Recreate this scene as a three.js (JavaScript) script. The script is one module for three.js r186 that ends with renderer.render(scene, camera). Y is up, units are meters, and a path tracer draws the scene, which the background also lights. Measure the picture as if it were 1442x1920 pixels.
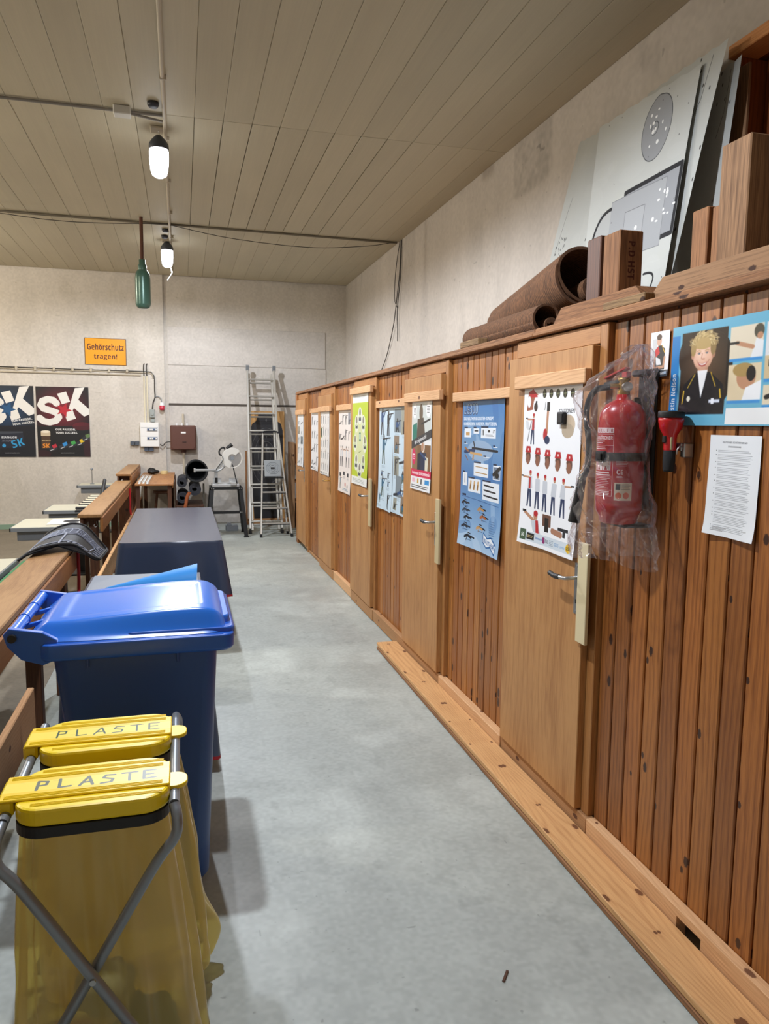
import * as THREE from 'three';
import { mergeGeometries } from 'three/addons/utils/BufferGeometryUtils.js';

// ---------------------------------------------------------------- camera, light, exposure
const scene = new THREE.Scene();
scene.background = new THREE.Color(0x000000);
const camera = new THREE.PerspectiveCamera(68.886, 1442 / 1920, 0.05, 60);
camera.position.set(0, 1.65, 0);
camera.rotation.set(-0.117163786, -0.264296974, 0.00947614675, 'YXZ');
scene.add(camera);
const renderer = new THREE.WebGLRenderer();
renderer.toneMapping = THREE.LinearToneMapping;
renderer.toneMappingExposure = 0.81;
renderer.shadowMap.enabled = true;
const COOL = 0xf0f5ff, WARM = 0xfff3e2;
const CEIL = 3.91, XP = 1.5525, XW = 2.668, ZB = -12.4, ROOF = 2.075;
// hanging lamps: x, y of bulb centre, z, candela, colour (the last three hang over the range, left of the picture)
const LAMPS = [
  [-0.128, 3.665, -6.34, 30, COOL], [-0.134, 3.7, -10.05, 26, COOL], [-0.12, 3.665, -2.72, 30, COOL],
  [-3.6, 3.665, -6.2, 17, WARM], [-3.6, 3.665, -9.9, 14, WARM],
];

// ---------------------------------------------------------------- helpers
let sd = 20240611;
const rnd = () => { sd = (sd + 0x6d2b79f5) | 0; let t = Math.imul(sd ^ (sd >>> 15), 1 | sd); t = (t + Math.imul(t ^ (t >>> 7), 61 | t)) ^ t; return ((t ^ (t >>> 14)) >>> 0) / 4294967296; };
const rr = (a, b) => a + (b - a) * rnd();
const V = (x, y, z) => new THREE.Vector3(x, y, z);
const sm = (a, b, x) => { const t = Math.min(1, Math.max(0, (x - a) / (b - a))); return t * t * (3 - 2 * t); };
const lerp = (a, b, t) => a + (b - a) * t;
const used = new Map();
function numbered(n) { const k = used.get(n) ?? 0; used.set(n, k + 1); return k ? n + '_' + String(k).padStart(3, '0') : n; }
function plain(g) { const q = g.index ? g.toNonIndexed() : g; for (const k of Object.keys(q.attributes)) if (!['position', 'normal', 'uv'].includes(k)) q.deleteAttribute(k); return q; }
const mg = (l) => mergeGeometries(l.map(plain), false);
function mesh(name, g, m, parent) {
  const o = new THREE.Mesh(Array.isArray(g) ? mg(g) : g, m);
  o.name = name; o.castShadow = true; o.receiveShadow = true; (parent ?? scene).add(o);
  return o;
}
// a thing: a Group whose children are built in world metres and then put relative to its base
function thing(name, label, category, group) {
  const o = new THREE.Group(); o.name = numbered(name); o.userData = { label, category };
  if (group) o.userData.group = group;
  scene.add(o); return o;
}
function base(o, x, y, z) { for (const c of o.children) c.position.sub(V(x, y, z)); o.position.add(V(x, y, z)); return o; }
function one(name, g, m, label, category, group) {  // a thing that is a single mesh
  const o = mesh(numbered(name), g, m); o.userData = { label, category }; if (group) o.userData.group = group; return o;
}
function copyOf(o, dx, dy, dz, label) {
  const c = o.clone(); c.name = numbered(o.name.replace(/_\d{3}$/, '')); c.position.add(V(dx, dy, dz));
  c.userData = { ...o.userData, label }; scene.add(c); return c;
}
function struct(name, g, m) { const o = g ? mesh(name, g, m) : new THREE.Group(); o.name = name; o.userData.kind = 'structure'; if (!g) scene.add(o); return o; }

// box with chamfered edges; uv in metres, v along the grain axis g
function cb(x0, x1, y0, y1, z0, z1, c = 0.002, g = 'y', ou = 0, ov = 0) {
  if (x0 > x1) [x0, x1] = [x1, x0]; if (y0 > y1) [y0, y1] = [y1, y0]; if (z0 > z1) [z0, z1] = [z1, z0];
  c = Math.min(c, (x1 - x0) * 0.45, (y1 - y0) * 0.45, (z1 - z0) * 0.45);
  const lo = [x0, y0, z0], hi = [x1, y1, z1], P = [], N = [], U = [], G = 'xyz'.indexOf(g);
  const pt = (s, n) => { const p = [0, 0, 0]; for (let a = 0; a < 3; a++) { const e = a === n ? 0 : c; p[a] = s[a] > 0 ? hi[a] - e : lo[a] + e; } return p; };
  const tri = (a, b, d, nr) => {
    const ab = [b[0] - a[0], b[1] - a[1], b[2] - a[2]], ad = [d[0] - a[0], d[1] - a[1], d[2] - a[2]];
    const cr = [ab[1] * ad[2] - ab[2] * ad[1], ab[2] * ad[0] - ab[0] * ad[2], ab[0] * ad[1] - ab[1] * ad[0]];
    if (cr[0] * nr[0] + cr[1] * nr[1] + cr[2] * nr[2] < 0) [b, d] = [d, b];
    const l = Math.hypot(...nr), n = nr.map((q) => q / l);
    let ax = 0; for (let q = 1; q < 3; q++) if (Math.abs(n[q]) > Math.abs(n[ax]) + 1e-6) ax = q;
    const ot = [0, 1, 2].filter((q) => q !== ax), v = ot.includes(G) ? G : ot[1], u = ot.find((q) => q !== v);
    for (const p of [a, b, d]) { P.push(...p); N.push(...n); U.push(p[u] + ou + ax * 0.37, p[v] + ov); }
  };
  const quad = (a, b, d, e, nr) => { tri(a, b, d, nr); tri(a, d, e, nr); };
  for (let n = 0; n < 3; n++) for (const s of [-1, 1]) {
    const [i, j] = [0, 1, 2].filter((q) => q !== n), k = (a, b) => { const q = [0, 0, 0]; q[n] = s; q[i] = a; q[j] = b; return pt(q, n); };
    const nr = [0, 0, 0]; nr[n] = s; quad(k(-1, -1), k(1, -1), k(1, 1), k(-1, 1), nr);
  }
  for (let a = 0; a < 3; a++) for (const s of [-1, 1]) for (const t of [-1, 1]) {
    const [i, j] = [0, 1, 2].filter((q) => q !== a), k = (e, n) => { const q = [0, 0, 0]; q[a] = e; q[i] = s; q[j] = t; return pt(q, n); };
    const nr = [0, 0, 0]; nr[i] = s; nr[j] = t; quad(k(-1, i), k(1, i), k(1, j), k(-1, j), nr);
  }
  for (const a of [-1, 1]) for (const b of [-1, 1]) for (const d of [-1, 1]) tri(pt([a, b, d], 0), pt([a, b, d], 1), pt([a, b, d], 2), [a, b, d]);
  const geo = new THREE.BufferGeometry();
  geo.setAttribute('position', new THREE.Float32BufferAttribute(P, 3));
  geo.setAttribute('normal', new THREE.Float32BufferAttribute(N, 3));
  geo.setAttribute('uv', new THREE.Float32BufferAttribute(U, 2));
  return geo;
}
const wb = (x0, x1, y0, y1, z0, z1, c, g) => cb(x0, x1, y0, y1, z0, z1, c, g, rr(0, 9), rr(0, 9));   // a board with its own piece of grain
// centred box turned and moved
function tb(w, h, d, pos, rot = [0, 0, 0], c = 0.002, g = 'y') {
  const q = cb(-w / 2, w / 2, -h / 2, h / 2, -d / 2, d / 2, c, g, rr(0, 9), rr(0, 9));
  q.applyMatrix4(new THREE.Matrix4().compose(V(...pos), new THREE.Quaternion().setFromEuler(new THREE.Euler(...rot)), V(1, 1, 1))); return q;
}
function rod(a, b, r, r2 = r, n = 14, open = false) {
  const A = V(...a), B = V(...b), g = new THREE.CylinderGeometry(r2, r, A.distanceTo(B), n, 1, open);
  g.applyQuaternion(new THREE.Quaternion().setFromUnitVectors(V(0, 1, 0), B.clone().sub(A).normalize()));
  const m = A.add(B).multiplyScalar(0.5); g.translate(m.x, m.y, m.z); return g;
}
function tube(pts, r, seg = 40, rad = 8, t = 0.5) { return new THREE.TubeGeometry(new THREE.CatmullRomCurve3(pts.map((p) => V(...p)), false, 'catmullrom', t), seg, r, rad, false); }
function lathe(prof, n = 32) { return new THREE.LatheGeometry(prof.map((p) => new THREE.Vector2(p[0], p[1])), n); }
function at(g, x, y, z, rx = 0, ry = 0, rz = 0) { g.applyMatrix4(new THREE.Matrix4().compose(V(x, y, z), new THREE.Quaternion().setFromEuler(new THREE.Euler(rx, ry, rz, 'YXZ')), V(1, 1, 1))); return g; }
// grid surface f(u,v) -> [x,y,z]
function surf(nu, nv, f, closeU = false) {
  const P = [], U = [], I = [];
  for (let j = 0; j <= nv; j++) for (let i = 0; i <= nu; i++) { P.push(...f(closeU && i === nu ? 0 : i / nu, j / nv)); U.push(i / nu, j / nv); }
  for (let j = 0; j < nv; j++) for (let i = 0; i < nu; i++) { const a = j * (nu + 1) + i, b = a + 1, c = a + nu + 1, d = c + 1; I.push(a, b, d, a, d, c); }
  const g = new THREE.BufferGeometry();
  g.setAttribute('position', new THREE.Float32BufferAttribute(P, 3)); g.setAttribute('uv', new THREE.Float32BufferAttribute(U, 2)); g.setIndex(I); g.computeVertexNormals();
  if (closeU) { const n = g.attributes.normal; for (let j = 0; j <= nv; j++) { const a = j * (nu + 1), b = a + nu, s = V(n.getX(a) + n.getX(b), n.getY(a) + n.getY(b), n.getZ(a) + n.getZ(b)).normalize(); n.setXYZ(a, s.x, s.y, s.z); n.setXYZ(b, s.x, s.y, s.z); } }
  return g;
}
function rrect(w, d, r, n = 6) { // rounded rectangle outline, centred
  const o = []; for (const [sx, sy, a0] of [[1, 1, 0], [-1, 1, 90], [-1, -1, 180], [1, -1, 270]]) for (let k = 0; k <= n; k++) { const a = (a0 + 90 * k / n) * Math.PI / 180; o.push([sx * (w / 2 - r) + r * Math.cos(a), sy * (d / 2 - r) + r * Math.sin(a)]); } return o;
}
function loft(secs, cap0 = true, cap1 = true) { // secs: lists of [x,y,z], closed loops of equal length
  const n = secs[0].length, P = [], I = [], U = [];
  secs.forEach((s, j) => { for (let i = 0; i <= n; i++) { P.push(...s[i % n]); U.push(i / n, j / (secs.length - 1)); } });
  for (let j = 0; j < secs.length - 1; j++) for (let i = 0; i < n; i++) { const a = j * (n + 1) + i, b = a + 1, c = a + n + 1, d = c + 1; I.push(a, b, d, a, d, c); }
  const g = new THREE.BufferGeometry(); g.setAttribute('position', new THREE.Float32BufferAttribute(P, 3)); g.setAttribute('uv', new THREE.Float32BufferAttribute(U, 2)); g.setIndex(I); g.computeVertexNormals();
  const nn = g.attributes.normal; secs.forEach((s, j) => { const a = j * (n + 1), b = a + n, q = V(nn.getX(a) + nn.getX(b), nn.getY(a) + nn.getY(b), nn.getZ(a) + nn.getZ(b)).normalize(); nn.setXYZ(a, q.x, q.y, q.z); nn.setXYZ(b, q.x, q.y, q.z); });
  const out = [g.toNonIndexed()];
  for (const [s, on, up] of [[secs[0], cap0, -1], [secs[secs.length - 1], cap1, 1]]) if (on) {
    const c = s.reduce((q, p) => [q[0] + p[0] / n, q[1] + p[1] / n, q[2] + p[2] / n], [0, 0, 0]), p2 = [], u2 = [];
    for (let i = 0; i < n; i++) { const a = s[i], b = s[(i + 1) % n]; p2.push(...c, ...(up > 0 ? [...a, ...b] : [...b, ...a])); u2.push(0.5, 0.5, 0, 0, 1, 0); }
    const q = new THREE.BufferGeometry(); q.setAttribute('position', new THREE.Float32BufferAttribute(p2, 3)); q.setAttribute('uv', new THREE.Float32BufferAttribute(u2, 2)); q.computeVertexNormals(); out.push(q);
  }
  return mg(out);
}
function extr(pts, depth, bevel = 0, holes = []) { // outline in xy, extruded along z
  const s = new THREE.Shape(pts.map((p) => new THREE.Vector2(p[0], p[1])));
  for (const h of holes) s.holes.push(new THREE.Path(h.map((p) => new THREE.Vector2(p[0], p[1]))));
  return new THREE.ExtrudeGeometry(s, { depth, bevelEnabled: bevel > 0, bevelSize: bevel, bevelThickness: bevel, bevelSegments: 2, curveSegments: 8 });
}

// ---------------------------------------------------------------- textures
const HS = new Float32Array(65536); for (let i = 0; i < 65536; i++) HS[i] = rnd();
const hs = (i, j, s) => HS[((i * 7919 + j * 104729 + s * 15731) & 0x7fffffff) % 65536];
function ns(x, y, s = 0) { // value noise -1..1
  const i = Math.floor(x), j = Math.floor(y); let u = x - i, v = y - j; u = u * u * (3 - 2 * u); v = v * v * (3 - 2 * v);
  const a = hs(i, j, s), b = hs(i + 1, j, s), c = hs(i, j + 1, s), d = hs(i + 1, j + 1, s);
  return (a + (b - a) * u + (c - a) * v + (a - b - c + d) * u * v) * 2 - 1;
}
const fbm = (x, y, s, o = 4) => { let a = 0, w = 0.5; for (let k = 0; k < o; k++) { a += w * ns(x, y, s + k * 7); x *= 2.03; y *= 2.03; w *= 0.5; } return a; };
function dataTex(w, h, f, srgb = true, rep = [1, 1], wrap = THREE.MirroredRepeatWrapping) {
  const d = new Uint8Array(w * h * 4);
  for (let y = 0, o = 0; y < h; y++) for (let x = 0; x < w; x++, o += 4) { const c = f(x / w, y / h); d[o] = Math.max(0, Math.min(255, c[0])); d[o + 1] = Math.max(0, Math.min(255, c[1])); d[o + 2] = Math.max(0, Math.min(255, c[2])); d[o + 3] = 255; }
  const t = new THREE.DataTexture(d, w, h); t.magFilter = THREE.LinearFilter; t.minFilter = THREE.LinearMipmapLinearFilter; t.generateMipmaps = true;
  t.wrapS = t.wrapT = wrap; t.repeat.set(...rep); if (srgb) t.colorSpace = THREE.SRGBColorSpace; t.needsUpdate = true; return t;
}
const mix3 = (a, b, t) => [a[0] + (b[0] - a[0]) * t, a[1] + (b[1] - a[1]) * t, a[2] + (b[2] - a[2]) * t];
// sawn wood: su x sv metres, rings per metre across, knots n
function woodTex(w, h, su, sv, light, dark, o = {}) {
  const { ring = 60, warp = 0.012, knots = 0, kr = 0.011, seed = 1, fine = 0.3, amount = 0.7, stain = 0.12, kc = [52, 28, 16] } = o, K = [];
  for (let k = 0; k < knots; k++) K.push([rnd() * su, rnd() * sv, kr * rr(0.55, 1.35), rr(1.3, 2.3)]);
  return dataTex(w, h, (a, b) => {
    const u = a * su, v = b * sv; let t = u, kn = 0;
    t += warp * 2.2 * ns(u * 5, v * 0.9, seed) + warp * ns(u * 11, v * 2.4, seed + 3);
    for (const k of K) { const dx = (u - k[0]) / k[2], dy = (v - k[1]) / (k[2] * k[3]), d = dx * dx + dy * dy; if (d < 60) { t += Math.sign(dx || 1) * k[2] * 0.9 * Math.exp(-d * 0.09); kn = Math.max(kn, 1 - sm(0.55, 1.25, d + 0.25 * ns(u * 300, v * 300, 5))); } }
    let g = (t * ring) % 1; if (g < 0) g += 1; g = g < 0.72 ? Math.pow(g / 0.72, 2.2) : 1 - (g - 0.72) / 0.28;
    const f = ns(u * 900, v * 18, seed + 9) * fine, s = fbm(u * 9, v * 2.2, seed + 20, 3) * stain * 4;
    let c = mix3(light, dark, Math.min(1, Math.max(0, g * amount + f + s * 0.5 + 0.1)));
    if (kn > 0) c = mix3(c, kc, kn * 0.85);
    return c;
  }, true, [1 / su, 1 / sv]);
}
const lin = (r, g, b) => new THREE.Color().setRGB(r, g, b);
function mat(o) { const { color, ...p } = o; return new THREE.MeshStandardMaterial({ roughness: 0.6, ...p, color: color ?? 0xffffff }); }
function pmat(o) { return new THREE.MeshPhysicalMaterial({ roughness: 0.5, ...o }); }
function canvasTex(w, h, draw) {
  const c = document.createElement('canvas'); c.width = w; c.height = h; const x = c.getContext('2d'); draw(x, w, h);
  const t = new THREE.CanvasTexture(c); t.colorSpace = THREE.SRGBColorSpace; t.anisotropy = 8; return t;
}
const T = {};
T.pine = woodTex(512, 2048, 0.4, 1.9, [202, 140, 72], [138, 84, 36], { ring: 42, knots: 15, kr: 0.009, seed: 3, amount: 0.5, fine: 0.34, stain: 0.2 });
T.veneer = woodTex(512, 1024, 0.5, 2.0, [206, 156, 98], [162, 110, 60], { ring: 17, warp: 0.045, seed: 31, amount: 0.3, fine: 0.45, stain: 0.3 });
T.raw = woodTex(512, 1024, 0.3, 1.2, [222, 178, 132], [184, 134, 90], { ring: 70, knots: 7, kr: 0.009, seed: 51, amount: 0.36, warp: 0.02, kc: [96, 56, 32] });
T.old = woodTex(512, 1024, 0.3, 1.0, [156, 120, 86], [104, 76, 52], { ring: 48, warp: 0.02, knots: 4, seed: 71, amount: 0.42, fine: 0.55, stain: 0.34 });
T.conc = dataTex(1024, 1024, (a, b) => {
  const x = a * 4, y = b * 4; let v = 176 + 12 * fbm(x * 0.9, y * 0.9, 101, 4) + 12 * fbm(x * 5, y * 5, 111, 3) + 7 * ns(x * 70, y * 70, 121);
  const p = fbm(x * 7, y * 7, 131, 3); if (p > 0.3) v -= 12 * sm(0.3, 0.5, p) * (0.6 + 0.4 * ns(x * 60, y * 60, 133));
  if (ns(x * 38, y * 38, 141) > 0.95) v -= 24; const q = fbm(x * 3, y * 3, 151, 3); if (q > 0.25) v += 12 * sm(0.25, 0.5, q);
  return [v * 0.975, v * 1.005, v * 0.985];
}, true, [0.25, 0.25]);
T.concR = dataTex(512, 512, (a, b) => { const v = 150 + 60 * fbm(a * 10, b * 10, 161, 4); return [v, v, v]; }, false, [0.25, 0.25]);
T.plaster = dataTex(1024, 1024, (a, b) => {
  const x = a * 4, y = b * 4; let v = 200 + 12 * fbm(x * 0.7, y * 0.9, 201, 4) + 6 * ns(x * 45, y * 45, 211) + 9 * fbm(x * 4, y * 1.4, 221, 3), w = 0;
  const p = fbm(x * 2.2, y * 1.1, 231, 4); if (p > 0.22) w = 8 * sm(0.22, 0.5, p); if (ns(x * 17, y * 22, 241) > 0.95) w += 18;
  return [v - w, (v - w) * 0.968, (v - w * 1.2) * 0.918];
}, true, [0.25, 0.25]);
T.plB = dataTex(512, 512, (a, b) => { const v = 128 + 70 * fbm(a * 24, b * 24, 251, 4) + 20 * ns(a * 120, b * 120, 261); return [v, v, v]; }, false, [0.6, 0.6]);
T.board = dataTex(512, 512, (a, b) => { // painted ceiling boards
  const v = 196 + 3 * fbm(a * 30, b * 3, 271, 3) + 6 * fbm(a * 4, b * 4, 281, 3) + 2 * ns(a * 200, b * 14, 283); return [v, v * 0.955, v * 0.825];
}, true, [0.8, 0.3]);
T.coir = dataTex(512, 512, (a, b) => { const w = Math.sin(a * 180) * Math.sin(b * 180 + Math.floor(a * 57.3) * 3.1), v = 104 + 26 * w + 26 * ns(a * 220, b * 220, 291) + 14 * fbm(a * 8, b * 8, 293, 3); return [v, v * 0.69, v * 0.45]; }, true, [2, 2]);
T.grit = dataTex(256, 256, (a, b) => { const v = 128 + 100 * ns(a * 120, b * 120, 301); return [v, v, v]; }, false, [8, 8]);

const M = {};
for (const [k, c] of [['pineA', [0.64, 0.55, 0.48]], ['pineB', [0.8, 0.73, 0.63]], ['pineC', [0.52, 0.43, 0.39]], ['pineD', [0.66, 0.54, 0.46]]]) M[k] = mat({ map: T.pine, color: lin(...c), roughness: 0.42, bumpMap: T.pine, bumpScale: 0.0004 });
M.pines = [M.pineA, M.pineA, M.pineB, M.pineC, M.pineD, M.pineD];
M.veneer = mat({ map: T.veneer, roughness: 0.5, color: lin(0.8, 0.76, 0.74) });
M.frame = mat({ map: T.veneer, roughness: 0.5, color: lin(0.7, 0.6, 0.5) });
M.raw = mat({ map: T.raw, roughness: 0.7 });
M.rawB = mat({ map: T.raw, roughness: 0.65, color: lin(0.95, 0.9, 0.74) });
M.rawDirty = mat({ map: T.raw, roughness: 0.8, color: lin(0.62, 0.56, 0.48) });
M.old = mat({ map: T.old, roughness: 0.85 });
M.oldRed = mat({ map: T.old, roughness: 0.8, color: lin(0.98, 0.82, 0.68) });
M.oldGrey = mat({ map: T.old, roughness: 0.9, color: lin(0.9, 1, 0.95) });
M.bench = mat({ map: T.veneer, roughness: 0.45, color: lin(0.6, 0.46, 0.34) });
M.benchTop = mat({ map: T.veneer, roughness: 0.45, color: lin(0.66, 0.68, 0.74) });
M.dark = mat({ map: T.old, roughness: 0.6, color: lin(0.34, 0.22, 0.17) });
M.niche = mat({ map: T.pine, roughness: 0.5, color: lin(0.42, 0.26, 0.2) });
M.conc = mat({ map: T.conc, roughnessMap: T.concR, roughness: 0.85, color: lin(0.98, 1, 0.98) });
M.plaster = mat({ map: T.plaster, bumpMap: T.plB, bumpScale: 0.004, roughness: 0.92 });
M.ceil = [0.96, 1, 1.03].map((k) => mat({ map: T.board, roughness: 0.6, color: lin(0.94 * k, 0.94 * k, 0.94 * k) }));
M.green = mat({ color: 0x7f9a86, roughness: 0.7 });
M.alu = mat({ color: 0xc8c6bf, metalness: 0.75, roughness: 0.42 });
M.steel = mat({ color: 0xb4b6b6, metalness: 0.9, roughness: 0.35 });
M.greySteel = mat({ color: 0x8b9196, metalness: 0.35, roughness: 0.45 });
M.black = mat({ color: 0x17181a, roughness: 0.5 });
M.blackMetal = mat({ color: 0x1b1d1f, roughness: 0.45, metalness: 0.3 });
M.rubber = mat({ color: 0x1d1f22, roughness: 0.8, bumpMap: T.grit, bumpScale: 0.0006 });
M.white = mat({ color: 0xe9e9e6, roughness: 0.5 });
M.ivory = mat({ color: 0xdcd4ba, roughness: 0.6 });
M.grey = mat({ color: 0x7d8389, roughness: 0.6 });
M.greyPaint = mat({ color: 0x8f8b84, roughness: 0.6 });
M.conduit = mat({ color: 0xb7ad99, roughness: 0.6 });
M.cable = mat({ color: 0x3a3733, roughness: 0.6 });
M.red = mat({ color: 0xb01822, roughness: 0.45 });
// ---------------------------------------------------------------- the shell
const X0 = -6.2, Z1 = 1.6;
struct('floor', cb(X0 - 0.2, XW + 0.2, -0.2, 0, ZB - 0.3, Z1 + 0.2, 0, 'z'), M.conc);
struct('floor_range', cb(X0, -0.86, 0, 0.002, ZB, Z1, 0.0005, 'z'), mat({ map: T.conc, color: lin(0.5, 0.4, 0.31), roughness: 0.7 }));
{ // right wall, with the timber-lined recess high above the cubicles
  const g = extr([[-Z1, 0], [-ZB + 0.2, 0], [-ZB + 0.2, 4.1], [-Z1, 4.1]].map(([a, b]) => [a, b]), 0.5, 0, [[[1.5, 2.04], [3.31, 2.04], [3.31, 3.49], [1.5, 3.49]]]);
  g.rotateY(Math.PI / 2);            // extrusion runs along +x, outline x becomes -z
  g.translate(XW, 0, 0);
  const p = g.attributes.position, u = g.attributes.uv; for (let i = 0; i < p.count; i++) u.setXY(i, (p.getZ(i) + 13) / 15, p.getY(i) / 4.2);
  const PATCH = [[-5.9, -5.24, 3.46, 3.93, 20], [-4.17, -3.94, 3.64, 3.85, 14]];
  const t = dataTex(2048, 640, (a, b) => {
    const z = a * 15 - 13, y = b * 4.2; let v = 199 + 10 * fbm(z * 0.6, y * 0.8, 401, 4) + 5 * ns(z * 40, y * 40, 411) + 7 * fbm(z * 5, y * 0.9, 421, 3);
    for (const q of PATCH) { const e = 0.06 * fbm(z * 5, y * 5, 431, 3); v -= q[4] * sm(-0.02, 0.05, Math.min(z - q[0], q[1] - z) + e) * sm(-0.02, 0.05, Math.min(y - q[2], q[3] - y) + e) * (0.8 + 0.5 * ns(z * 22, y * 22, 441)); }
    const k = fbm(z * 2.4, y * 1.2, 451, 4); if (k > 0.2) v -= 10 * sm(0.2, 0.5, k); if (ns(z * 16, y * 21, 461) > 0.94) v -= 26;
    return [v, v * 0.965, v * 0.915];
  }, true, [1, 1], THREE.ClampToEdgeWrapping);
  struct('wall_right', g, mat({ map: t, bumpMap: T.plB, bumpScale: 0.004, roughness: 0.92 }));
}
{ // back wall: the left half stands 4 cm proud; hardboard sheets cover the right half
  const w = struct('wall_back', mg([cb(X0 - 0.2, XW, 0, 4.1, ZB - 0.3, ZB - 0.04, 0, 'y'), cb(X0 - 0.2, -0.245, 0, 4.1, ZB - 0.05, ZB, 0.006, 'y')]), M.plaster);
  const sheet = mat({ map: T.plaster, bumpMap: T.plB, bumpScale: 0.0015, roughness: 0.8, color: lin(0.96, 0.97, 1) });
  mesh('wall_panel', wb(-0.195, 2.32, 2.548, 3.14, ZB - 0.041, ZB - 0.026, 0.003, 'x'), sheet, w);
  mesh('wall_panel', wb(-0.19, 2.33, 1.945, 2.543, ZB - 0.041, ZB - 0.024, 0.003, 'x'), sheet, w);
  mesh('wall_panel', wb(-0.19, 2.33, 0.02, 1.918, ZB - 0.041, ZB - 0.026, 0.003, 'x'), sheet, w);
  mesh('joint_strip', cb(-0.195, 2.3, 1.918, 1.945, ZB - 0.041, ZB - 0.012, 0.003, 'x'), mat({ color: 0x4d463f, roughness: 0.7 }), w);
}
struct('wall_left', cb(X0 - 0.2, X0, 0, 4.1, ZB, Z1, 0, 'y'), M.plaster);
struct('wall_front', cb(X0 - 0.2, XW + 0.5, 0, 4.1, Z1, Z1 + 0.2, 0, 'y'), M.plaster);
struct('baseboard_back', cb(X0, -0.26, 0, 0.075, ZB, ZB + 0.006, 0.002, 'x'), M.green);
{ // ceiling of painted boards, 214 mm wide, end joints at -6.06 and -9.2
  const c = struct('ceiling', cb(X0 - 0.2, XW + 0.2, CEIL + 0.024, CEIL + 0.2, ZB - 0.3, Z1 + 0.2, 0, 'z'), mat({ color: 0x857c66, roughness: 0.9 }));
  const ends = [Z1, -2.95, -6.06, -9.2, ZB];
  for (let i = -30; i <= 12; i++) {
    const a = Math.max(X0, 0.151 - 0.013 + 0.2138 * i), b = Math.min(XW, 0.151 - 0.013 + 0.2138 * (i + 1)); if (b - a < 0.03) continue;
    for (let k = 0; k < 4; k++) {
      const gap = k === 2 && i > -1 && i < 8 ? rr(0.003, 0.0075) : rr(0.001, 0.0022), dy = rr(0, 0.0015);
      mesh('ceiling_board', wb(a + gap / 2, b - gap / 2, CEIL + dy, CEIL + 0.02, ends[k + 1] + (k === 3 ? 0.012 + rr(0, 0.02) : rr(0.001, 0.006)), ends[k] - 0.001, 0.003, 'z'), M.ceil[Math.floor(rnd() * 3)], c);
    }
  }
}
{ // timber lining of the recess in the right wall
  const n = struct('trim_1', null);
  mesh('header_beam', wb(XW - 0.06, XW + 0.08, 3.43, 3.49, -3.31, -1.5, 0.004, 'z'), mat({ map: T.raw, color: lin(0.9, 0.66, 0.42), roughness: 0.6 }), n);
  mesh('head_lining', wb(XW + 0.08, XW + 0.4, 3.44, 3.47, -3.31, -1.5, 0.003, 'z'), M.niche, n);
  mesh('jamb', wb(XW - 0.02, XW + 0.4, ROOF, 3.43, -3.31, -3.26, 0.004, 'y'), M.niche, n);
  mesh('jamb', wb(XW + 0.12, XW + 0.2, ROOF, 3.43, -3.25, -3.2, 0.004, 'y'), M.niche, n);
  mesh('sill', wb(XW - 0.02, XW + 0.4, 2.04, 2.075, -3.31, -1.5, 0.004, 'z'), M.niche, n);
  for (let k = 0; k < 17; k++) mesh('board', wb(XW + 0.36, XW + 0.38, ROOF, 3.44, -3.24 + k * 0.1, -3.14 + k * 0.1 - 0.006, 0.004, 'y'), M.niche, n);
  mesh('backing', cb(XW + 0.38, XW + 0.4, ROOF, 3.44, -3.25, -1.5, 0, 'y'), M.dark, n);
  mesh('jamb', wb(XW - 0.02, XW + 0.4, ROOF, 3.43, -1.55, -1.5, 0.004, 'y'), M.niche, n);
}

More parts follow.
